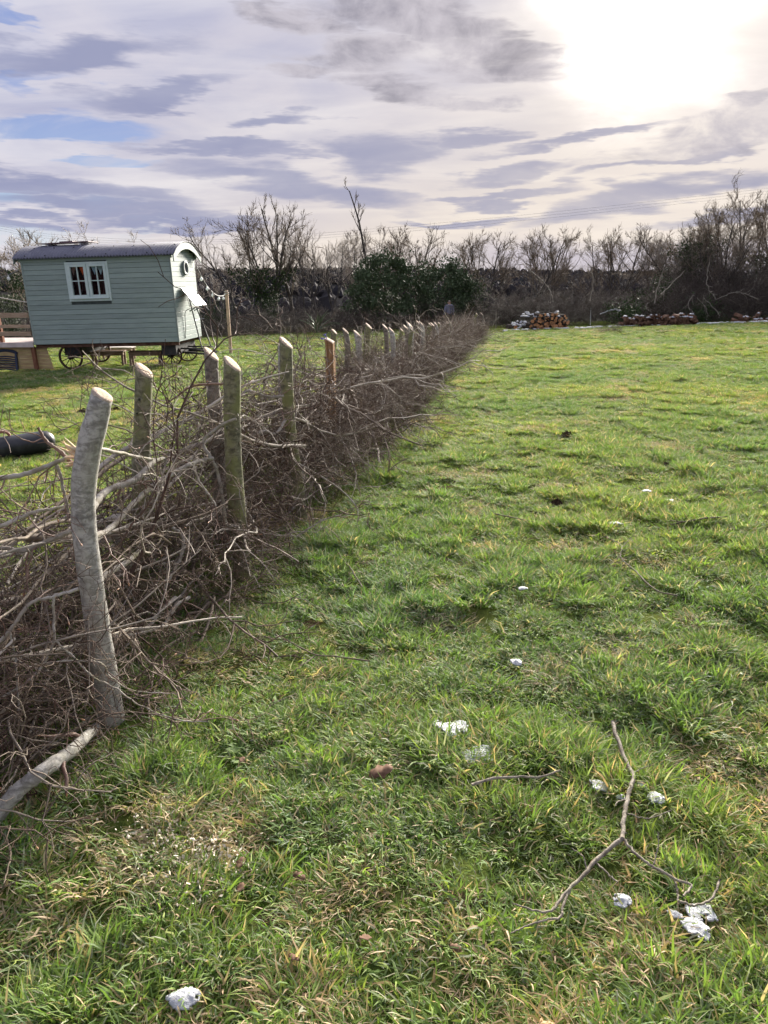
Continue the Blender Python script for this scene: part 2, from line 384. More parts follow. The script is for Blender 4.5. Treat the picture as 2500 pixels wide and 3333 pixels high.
# ------------------------------------------------------------------ scattering (uncountable stuff only)
def scatter(name, protos, pos, rot, scl, idx, tint, label, cat):
    pc = bpy.data.collections.new(name + '_kinds')
    for i, me in enumerate(protos):
        o = bpy.data.objects.new('%s_kind_%02d' % (name, i), me); pc.objects.link(o)
    me = bpy.data.meshes.new(name); me.from_pydata(np.asarray(pos).tolist(), [], [])
    for nm, ty, key, data in (('rot', 'FLOAT_VECTOR', 'vector', rot), ('scl', 'FLOAT_VECTOR', 'vector', scl), ('idx', 'INT', 'value', idx), ('tint', 'FLOAT', 'value', tint)):
        a = me.attributes.new(nm, ty, 'POINT'); a.data.foreach_set(key, np.asarray(data).ravel().astype(np.int32 if ty == 'INT' else np.float32))
    o = obj(name, me)
    ng = bpy.data.node_groups.new(name, 'GeometryNodeTree')
    ng.interface.new_socket('Geometry', in_out='INPUT', socket_type='NodeSocketGeometry')
    ng.interface.new_socket('Geometry', in_out='OUTPUT', socket_type='NodeSocketGeometry')
    N = ng.nodes.new; L = ng.links.new
    gi = N('NodeGroupInput'); go = N('NodeGroupOutput'); ip = N('GeometryNodeInstanceOnPoints'); ci = N('GeometryNodeCollectionInfo')
    ci.inputs['Collection'].default_value = pc; ci.inputs['Separate Children'].default_value = True; ci.inputs['Reset Children'].default_value = True
    def na(nm, ty):
        x = N('GeometryNodeInputNamedAttribute'); x.data_type = ty; x.inputs['Name'].default_value = nm; return x.outputs[0]
    L(gi.outputs[0], ip.inputs['Points']); L(ci.outputs[0], ip.inputs['Instance']); ip.inputs['Pick Instance'].default_value = True
    L(na('idx', 'INT'), ip.inputs['Instance Index']); L(na('scl', 'FLOAT_VECTOR'), ip.inputs['Scale'])
    er = N('FunctionNodeEulerToRotation'); L(na('rot', 'FLOAT_VECTOR'), er.inputs[0]); L(er.outputs[0], ip.inputs['Rotation'])
    L(ip.outputs[0], go.inputs[0])
    md = o.modifiers.new('scatter', 'NODES'); md.node_group = ng
    return tag(o, label, cat, kind='stuff')

# ------------------------------------------------------------------ grass
def grass_material():
    m = bpy.data.materials.new('pasture grass'); m.use_nodes = True; nt = m.node_tree; g = NG(nt); b = nt.nodes['Principled BSDF']
    at_ = g.n('ShaderNodeAttribute', attribute_type='INSTANCER', attribute_name='tint'); bc = g.n('ShaderNodeAttribute', attribute_type='GEOMETRY', attribute_name='bcol')
    f = at_.outputs['Fac']
    # tint 0 deep green ... .5 fresh ... 1 yellowed, far off also painted-in backlight
    t = g.mix(g.smooth(f, 0., .5), (.80, .90, .98), (1., 1., 1.)); t = g.mix(g.smooth(f, .5, 1.), t, (1.34, 1.18, 1.05))
    c = g.mix(1., bc.outputs['Color'], t, 'MULTIPLY')
    g.link(c, b.inputs['Base Color']); b.inputs['Roughness'].default_value = .68; b.inputs['Specular IOR Level'].default_value = .28
    tr = g.n('ShaderNodeBsdfTranslucent'); g.link(g.mix(1., c, (1.35, 1.5, .75), 'MULTIPLY'), tr.inputs[0])
    mx = g.n('ShaderNodeMixShader'); mx.inputs[0].default_value = .36
    g.link(b.outputs[0], mx.inputs[1]); g.link(tr.outputs[0], mx.inputs[2]); nt.links.new(mx.outputs[0], nt.nodes['Material Output'].inputs[0])
    return m
M['grass'] = grass_material()
PAL = np.array([(0.167, 0.257, 0.061), (0.207, 0.294, 0.068), (0.139, 0.218, 0.064), (0.255, 0.309, 0.079), (0.19, 0.257, 0.125), (0.541, 0.401, 0.265), (0.328, 0.242, 0.144), (0.348, 0.358, 0.253)])
def clump(seed, n, rad, l0, l1, w, e0, e1, straw, pal_w):
    r = np.random.default_rng(seed)
    th = r.uniform(0, 2 * PI, n); rr = rad * np.sqrt(r.uniform(0, 1, n))
    base = np.stack([rr * np.cos(th), rr * np.sin(th), np.full(n, -.008)], -1)
    hd = th + r.normal(0, 1.1, n); Lg = r.uniform(l0, l1, n)
    a0 = R(1) * r.uniform(*e0, n); a1 = R(1) * r.uniform(*e1, n)
    pts = [base]; steps = 3; p = base
    for i in range(steps):
        a = a0 + (a1 - a0) * (i + .3) / steps
        h2 = hd + r.normal(0, .18, n)
        p = p + (Lg / steps)[:, None] * np.stack([np.cos(a) * np.cos(h2), np.cos(a) * np.sin(h2), np.sin(a)], -1); pts.append(p)
    tw = hd + PI / 2 + r.normal(0, .5, n); side = np.stack([np.cos(tw), np.sin(tw), r.normal(0, .35, n)], -1)
    ww = w * r.uniform(.55, 1.3, n)
    V = []
    for i, f in ((0, .8), (1, 1.), (2, .72)):
        V += [pts[i] - side * (ww * f / 2)[:, None], pts[i] + side * (ww * f / 2)[:, None]]
    V.append(pts[3])
    V = np.stack(V, 1).reshape(-1, 3); b = np.arange(n) * 7
    quads = np.concatenate([np.stack([b, b + 1, b + 3, b + 2], -1), np.stack([b + 2, b + 3, b + 5, b + 4], -1)]).tolist()
    tris = np.stack([b + 4, b + 5, b + 6], -1).tolist()
    me = bpy.data.meshes.new('grass_clump'); me.from_pydata(V.tolist(), [], quads + tris)
    me.polygons.foreach_set('use_smooth', [True] * len(me.polygons))
    pw = np.array(pal_w, float); ch = r.choice(len(PAL), n, p=pw / pw.sum())
    dry = r.uniform(0, 1, n) < straw; ch[dry] = r.choice([5, 5, 6], dry.sum())
    c = PAL[ch] * r.uniform(.8, 1.2, (n, 1)); c = np.repeat(c, 7, 0)
    ca = me.color_attributes.new('bcol', 'FLOAT_COLOR', 'POINT')
    ca.data.foreach_set('color', np.concatenate([c, np.ones((len(c), 1))], 1).ravel())
    me.materials.append(M['grass'])
    return me
G1 = (4, 4, 2.5, 2.5, 2, 0, 0, 2)
protos = [clump(10 + i, 175, .095, .026, .062, .0048, (12, 75), (-30, 25), .12, G1) for i in range(5)]          # 0-4 short lawn
protos += [clump(20 + i, 185, .088, .038, .082, .0050, (28, 85), (-28, 40), .09, G1) for i in range(4)]           # 5-8 medium
protos += [clump(30 + i, 210, .085, .055, .115, .0053, (38, 88), (-38, 40), .09, (5, 3, 4, 1, 2, 0, 0, 2)) for i in range(3)]  # 9-11 tussock
protos += [clump(40 + i, 175, .095, .035, .085, .0044, (15, 70), (-40, 15), .52, (3, 3, 1, 3, 1, 2, 1, 1)) for i in range(3)]  # 12-14 straw
protos += [clump(50 + i, 100, .095, .025, .055, .0046, (10, 60), (-30, 10), .40, (2, 2, 2, 2, 1, 1, 2, 1)) for i in range(2)]   # 15-16 thin
def weed(seed):
    return clump(seed, 34, .05, .03, .06, .016, (5, 40), (-25, 5), .04, (3, 2, 4, 0, 2, 0, 0, 0))
protos += [weed(60), weed(61)]   # 17-18 broad leaved weeds
HX = lambda y: -1.13 + .168 * (y - 2.58)          # the line of the hedge
SNOW = []   # filled below (x, y, r): no grass clumps on top of snow
def grass_points():
    out = []
    bands = [(.35, 3.2, 195), (3.2, 6, 135), (6, 10, 100), (10, 16, 64), (16, 26, 36), (26, 50, 16)]
    for y0, y1, dens in bands:
        hw = .64 * y1 + 1.6; n = int(dens * (y1 - y0) * 2 * hw)
        x = rng.uniform(-hw, hw, n); y = rng.uniform(y0, y1, n)
        keep = np.abs(x) < .64 * y + 1.6
        x, y = x[keep], y[keep]
        keep = (y < 41 + .05 * np.abs(x) + 1.6 * (vn(x * .5, y * .5, 9) - .5)) & ~((x > 4.5) & (y > 38.6 - .22 * (x - 6.6)))
        out.append(np.stack([x[keep], y[keep]], 1))
    P = np.concatenate(out); x, y = P.T; n = len(x)
    t = fbm(x * .55, y * .55, 21, 3); tus = fbm(x * 2.4, y * 2.4, 31, 2); dry = fbm(x * 1.3, y * 1.3, 41, 3); bare = fbm(x * 2.6, y * 2.6, 51, 2)
    hd = x - HX(y)
    dry = dry + .30 * np.exp(-((x + .64) ** 2 / .12 + (y - 1.92) ** 2 / .10)); tus = tus - .35 * np.exp(-((x + .6) ** 2 / .16 + (y - 1.85) ** 2 / .14))     # trampled, sawdusty patch by the near stake
    u = rng.uniform(0, 1, n)
    idx = rng.integers(0, 5, n)
    idx = np.where(tus + .1 * (u - .5) > .53, 5 + rng.integers(0, 4, n), idx)
    idx = np.where(tus + .1 * (u - .5) > .66, 9 + rng.integers(0, 3, n), idx)
    u = rng.uniform(0, 1, n)
    idx = np.where(dry + .2 * (u - .5) > .69, 12 + rng.integers(0, 3, n), idx)
    u = rng.uniform(0, 1, n)
    idx = np.where(((bare + .15 * (u - .5) > .735) & (y < 7)) | ((np.abs(hd) < .25) & (u < .6)), 15 + rng.integers(0, 2, n), idx)
    idx = np.where(rng.uniform(0, 1, n) < (.015 + .04 * (vn(x * .8, y * .8, 71) > .72)) * (y < 6), 17 + rng.integers(0, 2, n), idx)
    keep = np.ones(n, bool)
    for sx, sy, sr in SNOW: keep &= ((x - sx) ** 2 + (y - sy) ** 2) > (sr * .8) ** 2
    keep &= ~((x > -10.2) & (x < -6) & (y > 22.3) & (y < 23.8) & (rng.uniform(0, 1, n) < .7))
    d = np.hypot(x, y)
    s = rng.uniform(.75, 1.25, n) * np.interp(d, [0, 6, 12, 25, 45], [.98, 1.05, 1.15, 1.35, 1.6])
    sc = np.stack([s, s, s * np.interp(d, [0, 12, 45], [1, .85, .6])], 1)
    tint = np.clip(.36 + 1.5 * (t - .5) + rng.normal(0, .13, n) + np.interp(d, [0, 6, 14, 30], [0, .05, .12, .18]) - .12 * np.exp(-(hd / .8) ** 2) * (hd > -.2), 0, 1)  # distance term puts the backlit yellow of far grass into the tint
    z = G(x, y)
    rot = np.stack([rng.normal(0, .12, n), rng.normal(0, .12, n), rng.uniform(0, 2 * PI, n)], 1)
    return np.stack([x, y, z], 1)[keep], rot[keep], sc[keep], idx[keep], tint[keep]

# ------------------------------------------------------------------ branching plants
def rotdir(d, ang, r):
    d = unit(d); a = unit(np.cross(d, r.normal(0, 1, 3))); return unit(d * math.cos(ang) + a * math.sin(ang))
def limb(mb, r, p, d, L, rad, n, wob, up, k, taper=.35, a=None):
    P = [np.array(p, float)]; st = L / n
    for i in range(n):
        d = unit(d + r.normal(0, wob, 3) + np.array([0, 0, up])); P.append(P[-1] + d * st)
    P = np.array(P); rr = rad * np.linspace(1, taper, n + 1)
    mb.tube(P, rr, k, a=a)
    return P, rr
def along(P, t):
    f = t * (len(P) - 1); i = min(int(f), len(P) - 2); f -= i
    return P[i] * (1 - f) + P[i + 1] * f, unit(P[i + 1] - P[i])

def sprig(seed, L=1.3, rad=.009, n1=11, n2=4, wob=.2, droop=-.03, kink=.35):
    """one cut branch with its side twigs, growing along +X"""
    r = np.random.default_rng(seed); mb = MB()
    P, rr = limb(mb, r, (0, 0, 0), (1, 0, .05), L, rad, 9, wob, droop, 5, .3)
    for i in range(n1):
        t = r.uniform(.12, 1); p, d = along(P, t)
        l1 = L * r.uniform(.18, .48) * (1.15 - .5 * t)
        P1, r1 = limb(mb, r, p, rotdir(d, r.uniform(.45, 1.1), r), l1, rad * .42, 5, kink, r.uniform(-.10, .08), 4, .45, .45)
        for j in range(n2):
            t2 = r.uniform(.2, 1); p2, d2 = along(P1, t2)
            P2, r2 = limb(mb, r, p2, rotdir(d2, r.uniform(.5, 1.1), r), l1 * r.uniform(.22, .5), rad * .24, 3, kink, 0, 3, .6, .9)
    return mb
def tree(seed, h, stems=2, spread=.5, slim=1., up=.06, lean=(0, 0), trunk=.35, r0=None, dens=1.):
    """bare winter tree: thick = trunk and limbs, thin = branches and twigs"""
    r = np.random.default_rng(seed); A, B = MB(), MB(); r0 = r0 or h * .014
    for s_ in range(stems):
        d = unit((r.normal(0, .16 * spread) + lean[0], r.normal(0, .16 * spread) + lean[1], 1)); rad = r0 * r.uniform(.75, 1.05)
        P, rr = limb(A, r, (r.normal(0, .12) * (stems > 1), r.normal(0, .12) * (stems > 1), -.25), d, h * r.uniform(.72, .88), rad, 10, .10, .05, 6, .22)
        n1 = int(r.integers(9, 12) * dens)
        for i in range(n1):
            t = trunk + (1 - trunk) * (i + r.uniform(0, 1)) / n1; p, dd = along(P, min(t, .999))
            l1 = h * r.uniform(.26, .42) * (1.2 - .75 * t) * slim; rd = rad * (1 - .78 * t) * .55
            P1, r1 = limb(A, r, p, rotdir(dd, r.uniform(.45, .95) * (.6 + .4 * spread), r), l1, rd, 6, .17, up * 1.6, 4, .3)
            for j in range(int(6 * dens)):
                t1 = r.uniform(.2, 1); p1, d1 = along(P1, t1); l2 = l1 * r.uniform(.3, .6) * (1.15 - .5 * t1)
                P2, r2 = limb(B, r, p1, rotdir(d1, r.uniform(.35, .85), r), l2, max(rd * .42, .011), 4, .2, up * 1.8, 3, .5)
                for q in range(int(7 * dens)):
                    t2 = r.uniform(.15, 1); p2, d2 = along(P2, t2)
                    limb(B, r, p2, rotdir(d2, r.uniform(.3, .8), r), l2 * r.uniform(.35, .7), .0066, 3, .20, up * 2, 3, .6)
    return A, B
def leaves(mb, r, P, size, fold=.3):
    """one small folded leaf (two triangles) at each point"""
    n = len(P); a = r.normal(0, 1, (n, 3)); a /= np.linalg.norm(a, axis=1)[:, None]; b = np.cross(a, r.normal(0, 1, (n, 3))); b /= np.linalg.norm(b, axis=1)[:, None]
    c = np.cross(a, b); s = size * r.uniform(.6, 1.3, (n, 1))
    V = np.stack([P - a * s * .6, P + b * s * .38 + c * s * fold * .3, P + a * s * .6, P - b * s * .38 + c * s * fold * .3], 1).reshape(-1, 3)
    i = np.arange(n) * 4
    mb.add(V, np.concatenate([np.stack([i, i + 1, i + 2], -1), np.stack([i, i + 2, i + 3], -1)]).tolist())
#@@PART2
# ------------------------------------------------------------------ shepherd's hut
M['sage'] = pm('sage painted boards', (.255, .320, .300), (.295, .360, .335), 2.2, .55, 6, .15, (1, 1, 6), bscale=20, rnd=.09, c3=(.22, .28, .26))
M['sage_trim'] = pm('pale sage trim', (.19, .235, .22), (.23, .27, .255), 3, .5, 4)
M['window_paint'] = pm('pale green window paint', (.50, .60, .58), (.57, .66, .64), 4, .45, 4)
M['dark_back'] = pm('dark lining', (.06, .07, .068), (.085, .10, .095), 5, .9)
M['roof_tin'] = pm('violet grey corrugated tin', (.125, .128, .172), (.17, .173, .22), 2.5, .6, 5, metal=.0)
M['chassis'] = pm('rusty brown timber and iron', (.07, .035, .025), (.12, .065, .045), 8, .8, 5)
M['black_iron'] = pm('black iron', (.018, .018, .02), (.035, .033, .035), 9, .6)
M['rust_shaded'] = pm('shade darkened rusty iron', (.045, .028, .023), (.08, .052, .042), 14, .85, 5)  # rust colour darkened to put the shade under the hut into the wheels
M['deal'] = pm('weathered deal', (.36, .25, .17), (.48, .36, .26), 5, .75, 5, .3, (1, 8, 8), rnd=.12)
M['deal_red'] = pm('red brown stained timber', (.17, .075, .045), (.25, .12, .075), 5, .75, 5, .2, (4, 4, 1))
M['deck_pale'] = pm('bleached deck board', (.52, .44, .41), (.62, .54, .51), 4, .8, 4, rnd=.06)
M['plywood'] = pm('yellowish pine boarding', (.40, .28, .15), (.50, .37, .21), 4, .7, 4, .1, (1, 1, 6))
M['blue_plastic'] = pm('navy plastic', (.012, .022, .055), (.02, .034, .075), 5, .45)
M['white_panel'] = pm('white panel', (.30, .285, .30), (.34, .325, .34), 3, .4)
M['table_wood'] = pm('old table wood', (.20, .13, .09), (.31, .22, .16), 6, .7, 4, .2, (1, 5, 5))
M['white_bulb'] = pm('milky bulb', (.75, .75, .74), (.85, .85, .84), 5, .25)
M['cable'] = pm('grey cable', (.10, .10, .10), (.16, .16, .155), 9, .6)
M['rope'] = pm('pale rope', (.50, .48, .44), (.62, .6, .56), 30, .8)
M['post_wood'] = pm('tan wooden post', (.34, .235, .165), (.46, .34, .25), 7, .8, 4, .2, (5, 5, 1))
M['curtain'] = pm('dark curtain', (.05, .018, .02), (.08, .03, .03), 4, .9)
gm, gg, gb = newmat('window glass'); gb.inputs['Base Color'].default_value = (.9, .95, .95, 1); gb.inputs['Roughness'].default_value = .03
gb.inputs['Transmission Weight'].default_value = 1; gb.inputs['IOR'].default_value = 1.1; M['glass'] = gm

A0 = np.array([-10.40, 22.0]); A1 = np.array([-5.97, 21.66]); HL = float(np.linalg.norm(A1 - A0)); HW = 2.15
hut_yaw = math.atan2(A1[1] - A0[1], A1[0] - A0[0])
hut = thing('shepherds_hut', 'sage green wooden hut on wheels with curved corrugated roof', 'hut', (A0[0], A0[1], -1.0))
hut.rotation_euler = (0, -.026, hut_yaw)
hut_m = Matrix.LocRotScale(hut.location, hut.rotation_euler, None)
Z0, Z1 = .75, 3.12
def arc_z(y, rise=.37, w=HW + .24, base=Z1 + .05):
    yy = y - HW / 2; rr = (w * w / 4 + rise * rise) / (2 * rise)
    return base + math.sqrt(max(rr * rr - yy * yy, 0)) - (rr - rise)
# walls: a dark lining with separate boards in front
NB = 17; bh = (Z1 - Z0) / NB
WS = (.297 * HL, .582 * HL); WZ = (Z1 - 1.165, Z1 - .085)
def wall_backing(name, boxes):
    mb = MB()
    for a, b in boxes: mb.box(a, b)
    return mb.build(name, 'dark_back', hut, False)
side = wall_backing('side_wall', [((.03, .02, Z0 + .01), (WS[0], .06, Z1)), ((WS[1], .02, Z0 + .01), (HL - .03, .06, Z1)), ((WS[0], .02, Z0 + .01), (WS[1], .06, WZ[0])), ((WS[0], .02, WZ[1]), (WS[1], .06, Z1))])
for i in range(NB):
    z = Z0 + i * bh; mid = z + bh / 2
    spans = [(.045, HL - .045)]
    if WZ[0] - .03 < mid < WZ[1] + .05: spans = [(.045, WS[0] + .03), (WS[1] - .03, HL - .045)]
    for a, b in spans:
        mb = MB(); mb.box((a, 0, z + .004), (b, .02, z + bh - .004)); bevel(mb.build('board', 'sage', side, False), .004)
for x0 in (.0, HL - .045):
    mb = MB(); mb.box((x0, -.008, Z0 - .004), (x0 + .045, .035, Z1)); bevel(mb.build('corner_trim', 'sage_trim' if x0 else 'sage', hut, False), .004)
mb = MB(); mb.box((.05, .06, Z0), (HL - .06, HW - .06, Z0 + .04)); mb.build('floor', 'chassis', hut, False)
mb = MB(); mb.box((.02, HW - .06, Z0 + .01), (HL - .03, HW, Z1)); mb.build('rear_wall', 'sage', hut, False)
def end_wall(x0, x1, nm, boards):
    mb = MB(); ys = np.linspace(.05, HW - .05, 15); prof = [(y, arc_z(y) - .06) for y in ys]
    n = len(ys); V = [(x, y, z) for x in (x0, x1) for y, z in [(ys[0], Z0 + .01)] + prof + [(ys[-1], Z0 + .01)]]
    m_ = n + 2
    mb.add(V, [tuple(range(m_)), tuple(reversed(range(m_, 2 * m_)))] + [(i, i + m_, (i + 1) % m_ + m_, (i + 1) % m_) for i in range(m_)])
    w = mb.build(nm, 'dark_back', hut, False)
    if boards:
        for i in range(NB + 3):
            z = Z0 + i * bh; zt = z + bh - .004
            ya = .045
            while arc_z(ya) - .05 < zt and ya < HW / 2: ya += .01
            if HW - 2 * ya < .2: continue
            mb = MB(); mb.box((x1, ya, z + .004), (x1 + .02, HW - ya, zt)); bevel(mb.build('board', 'sage', w, False), .004)
    return w
end_wall(.03, .06, 'end_wall', False)
ew = end_wall(HL - .06, HL - .03, 'end_wall', True)
# roof
mb = MB(); nx = 52 * 6; ny = 18; xs = np.linspace(-.16, HL + .17, nx + 1); ys = np.linspace(-.12, HW + .12, ny + 1); V = []
for x in xs:
    for y in ys: V.append((x, y, arc_z(y) + .020 * math.sin(x * 2 * PI / .0915)))
mb.add(V, [(i * (ny + 1) + j, (i + 1) * (ny + 1) + j, (i + 1) * (ny + 1) + j + 1, i * (ny + 1) + j + 1) for i in range(nx) for j in range(ny)])
roof = mb.build('roof', 'roof_tin', hut); sm = roof.modifiers.new('thick', 'SOLIDIFY'); sm.thickness = .006
for j, yy in ((0, -.05), (1, .42)):
    for i in range(8):
        x = .2 + i * .6 + (.06 if j else 0); mb = MB(); mb.tube([(x, yy, arc_z(yy) + .01), (x, yy - .012, arc_z(yy) + .032)], [.02, .012], 6, True); mb.build('roof_bolt', 'black_iron', roof)
def curved(name, x0, x1, off0, off1, mat):
    mb = MB(); ys = np.linspace(-.12, HW + .12, 25); V = []
    for y in ys:
        z = arc_z(y)
        for x, o in ((x0, off0), (x1, off0), (x1, off1), (x0, off1)): V.append((x, y, z - o))
    fs = [(i * 4 + a, i * 4 + (a + 1) % 4, i * 4 + 4 + (a + 1) % 4, i * 4 + 4 + a) for i in range(24) for a in range(4)] + [(0, 1, 2, 3), (99, 98, 97, 96)]
    mb.add(V, fs); return mb.build(name, mat, hut, False)
curved('barge_board', HL + .12, HL + .15, .016, .20, 'sage_trim')
curved('barge_board', -.14, -.12, .016, .16, 'sage_trim')
curved('roof_lining', -.11, HL + .11, .02, .035, 'dark_back')
for y0 in (-.03, HW + .0):
    mb = MB(); mb.box((-.05, y0, Z1 - .05), (HL + .05, y0 + .035, Z1 + .05)); mb.build('eaves_board', 'sage', hut, False)
# window: outer frame, two casements of four panes, sill
win = MB(); fw = .06
for a, b in (((WS[0], -.03, WZ[0]), (WS[0] + fw, .05, WZ[1])), ((WS[1] - fw, -.03, WZ[0]), (WS[1], .05, WZ[1])), ((WS[0] + fw, -.028, WZ[1] - fw), (WS[1] - fw, .05, WZ[1])), ((WS[0] + fw, -.028, WZ[0]), (WS[1] - fw, .05, WZ[0] + fw))): win.box(a, b)
win = win.build('window', 'window_paint', hut, False)
mid = (WS[0] + WS[1]) / 2
for a, b in ((WS[0] + fw, mid - .004), (mid + .004, WS[1] - fw)):
    z0, z1 = WZ[0] + fw + .03, WZ[1] - fw - .004; c = .085
    mb = MB(); mb.box((a + .003, -.045, z0), (a + c, .03, z1)); mb.box((b - c, -.045, z0), (b - .003, .03, z1)); mb.box((a + c, -.043, z1 - c * .8), (b - c, .03, z1)); mb.box((a + c, -.043, z0), (b - c, .03, z0 + c))
    bevel(mb.build('casement', 'window_paint', win, False), .006)
    mb = MB(); xm = (a + b) / 2; zm = (z0 + z1) / 2 + .01; mb.box((xm - .013, -.035, z0 + c), (xm + .013, .015, z1 - c * .8)); mb.box((a + c, -.032, zm - .013), (b - c, .013, zm + .013)); mb.build('glazing_bar', 'window_paint', win, False)
    for xa, xb in ((a + c, xm - .013), (xm + .013, b - c)):
        for za, zb in ((z0 + c, zm - .013), (zm + .013, z1 - c * .8)):
            mb = MB(); mb.box((xa - .004, -.008, za - .004), (xb + .004, -.004, zb + .004)); mb.build('pane', 'glass', win, False)
mb = MB(); mb.box((WS[0] + .05, -.085, WZ[0] + .065), (WS[1] - .05, -.02, WZ[0] + .095)); bevel(mb.build('sill', 'window_paint', win, False), .006)
# round window in the end wall
def ring(mb, c, r0, r1, x0, x1, k=28):
    th = np.arange(k) * 2 * PI / k; V = []
    for t in th:
        for r_, x in ((r0, x0), (r1, x0), (r1, x1), (r0, x1)): V.append((x, c[0] + r_ * math.cos(t), c[1] + r_ * math.sin(t)))
    mb.add(V, [(i * 4 + a, i * 4 + (a + 1) % 4, ((i + 1) % k) * 4 + (a + 1) % 4, ((i + 1) % k) * 4 + a) for i in range(k) for a in range(4)])
pc = (HW * .52, Z0 + 2.06)
mb = MB(); ring(mb, pc, .15, .205, HL - .012, HL + .055); pw = mb.build('round_window', 'sage_trim', hut)
mb = MB(); V = [(HL + .018, pc[0] + .155 * math.cos(t), pc[1] + .155 * math.sin(t)) for t in np.arange(24) * 2 * PI / 24] + [(HL + .008, pc[0] + .155 * math.cos(t), pc[1] + .155 * math.sin(t)) for t in np.arange(24) * 2 * PI / 24]
mb.add(V, [tuple(range(24)), tuple(reversed(range(24, 48)))] + [(i, i + 24, (i + 1) % 24 + 24, (i + 1) % 24) for i in range(24)]); pn = mb.build('pane', pm('dark round pane', (.05, .05, .055), (.09, .09, .10), 3, .08), pw, False)
# chassis, axles, wheels
mb = MB(); mb.box((.02, .05, Z0 - .10), (HL - .04, .13, Z0 - .004)); mb.build('chassis_beam', 'chassis', hut, False)
mb = MB(); mb.box((.02, HW - .13, Z0 - .10), (HL - .04, HW - .05, Z0 - .004)); mb.build('chassis_beam', 'chassis', hut, False)
for x in (.6, 1.5, 2.5, 3.4, 4.2):
    mb = MB(); mb.box((x, .13, Z0 - .09), (x + .09, HW - .13, Z0 - .006)); mb.build('cross_beam', 'chassis', hut, False)
def wheel(x, y, r_, turn=0.):
    w = MB(); th = np.arange(36) * 2 * PI / 36; V = []
    for t in th:
        for rr, yy in ((r_ - .045, -.03), (r_, -.035), (r_, .035), (r_ - .045, .03)): V.append((rr * math.cos(t), yy, rr * math.sin(t)))
    w.add(V, [(i * 4 + a, i * 4 + (a + 1) % 4, ((i + 1) % 36) * 4 + (a + 1) % 4, ((i + 1) % 36) * 4 + a) for i in range(36) for a in range(4)])
    wo = w.build('wheel', 'rust_shaded', hut); wo.location = (x, y, r_ + .0); wo.rotation_euler = (0, .13, turn)
    h_ = MB(); h_.tube([(0, -.09, 0), (0, -.05, 0), (0, .05, 0), (0, .09, 0)], [.035, .075, .075, .04], 14, True); h_.build('hub', 'rust_shaded', wo)
    for i in range(12):
        t = i * 2 * PI / 12; s_ = MB(); s_.tube([(.06 * math.cos(t), 0, .06 * math.sin(t)), ((r_ - .04) * math.cos(t), 0, (r_ - .04) * math.sin(t))], [.014, .011], 6); s_.build('spoke', 'rust_shaded', wo)
for y in (.10, HW - .12): wheel(1.02, y, .365)
for y in (.35, HW - .38): wheel(4.02, y, .32, .35)
for x, r_ in ((1.02, .365), (4.02, .32)):
    mb = MB(); mb.tube([(x, .1, r_), (x, HW - .12, r_)], .035, 8, True); mb.build('axle', 'black_iron', hut)
    mb = MB(); mb.box((x - .22, .2, r_ + .04), (x + .22, HW - .2, Z0 - .10)); mb.build('axle_block', 'black_iron', hut, False)
mb = MB(); mb.bar((3.9, .75, .42), (5.05, .85, .30), .06, .06); mb.bar((3.9, 1.4, .42), (5.15, 1.15, .34), .06, .06); mb.bar((5.05, .8, .30), (5.15, 1.2, .34), .05, .05)
mb.build('drawbar', 'black_iron', hut, False)
# low tilted panel lying on the roof
def hp(x, y, z): return np.array(hut_m @ Vector((x, y, z)))
rp = thing('roof_panel', 'thin dark maroon panel lying tilted on top of the hut roof', 'panel', hp(1.0, 1.0, arc_z(1.0)))
rp.rotation_euler = (0, -.045, hut_yaw)
M['maroon'] = pm('maroon panel', (.10, .05, .065), (.16, .09, .11), 4, .4)
mb = MB(); mb.box((-.72, -.3, .055), (.78, .35, .08)); mb.box((-.1, -.3, .081), (.3, .3, .105)); mb.build('panel_sheet', 'maroon', rp, False)
for x in (-.5, .5):
    mb = MB(); mb.box((x - .02, -.25, -.04), (x + .02, .3, .055)); mb.build('bracket', 'snow', rp, False)
# bunting behind the panes
bun = thing('bunting', 'orange and pale triangular bunting flags hanging behind the hut window', 'bunting', hp(WS[0], .10, WZ[1] - .1)); bun.rotation_euler = hut.rotation_euler
mb = MB(); mb.tube([(0, 0, 0), (WS[1] - WS[0], 0, 0)], .004, 5); mb.build('string', 'rope', bun)
for i, (x, col_) in enumerate(((.17, (.28, .16, .14)), (.44, (.62, .10, .03)), (.80, (.40, .50, .60)), (.98, (.42, .50, .56)))):
    m_ = pm('flag cloth %d' % i, col_, tuple(c * 1.15 for c in col_), 9, .9)
    mb = MB(); mb.add([(x - .09, 0, -.002), (x + .09, .003, -.002), (x + .01, -.01, -.26), (x - .09, .004, -.002), (x + .09, .007, -.002), (x + .01, -.006, -.26)], [(0, 2, 1), (3, 4, 5), (0, 3, 5, 2), (1, 2, 5, 4), (0, 1, 4, 3)]); mb.build('flag', m_, bun, False)
cu_ = thing('curtain', 'dark red curtain hanging inside the hut window', 'curtain', hp(WS[0], .28, WZ[0])); cu_.rotation_euler = hut.rotation_euler
mb = MB(); V = []
for i in range(41):
    x = i / 40 * (WS[1] - WS[0]); y = .03 * math.sin(i * .9)
    V += [(x, y, -.05), (x, y, 1.05), (x, y + .01, -.05), (x, y + .01, 1.05)]
mb.add(V, [f for i in range(40) for f in ((i * 4, i * 4 + 4, i * 4 + 5, i * 4 + 1), (i * 4 + 2, i * 4 + 3, i * 4 + 7, i * 4 + 6))]); mb.build('cloth', 'curtain', cu_)
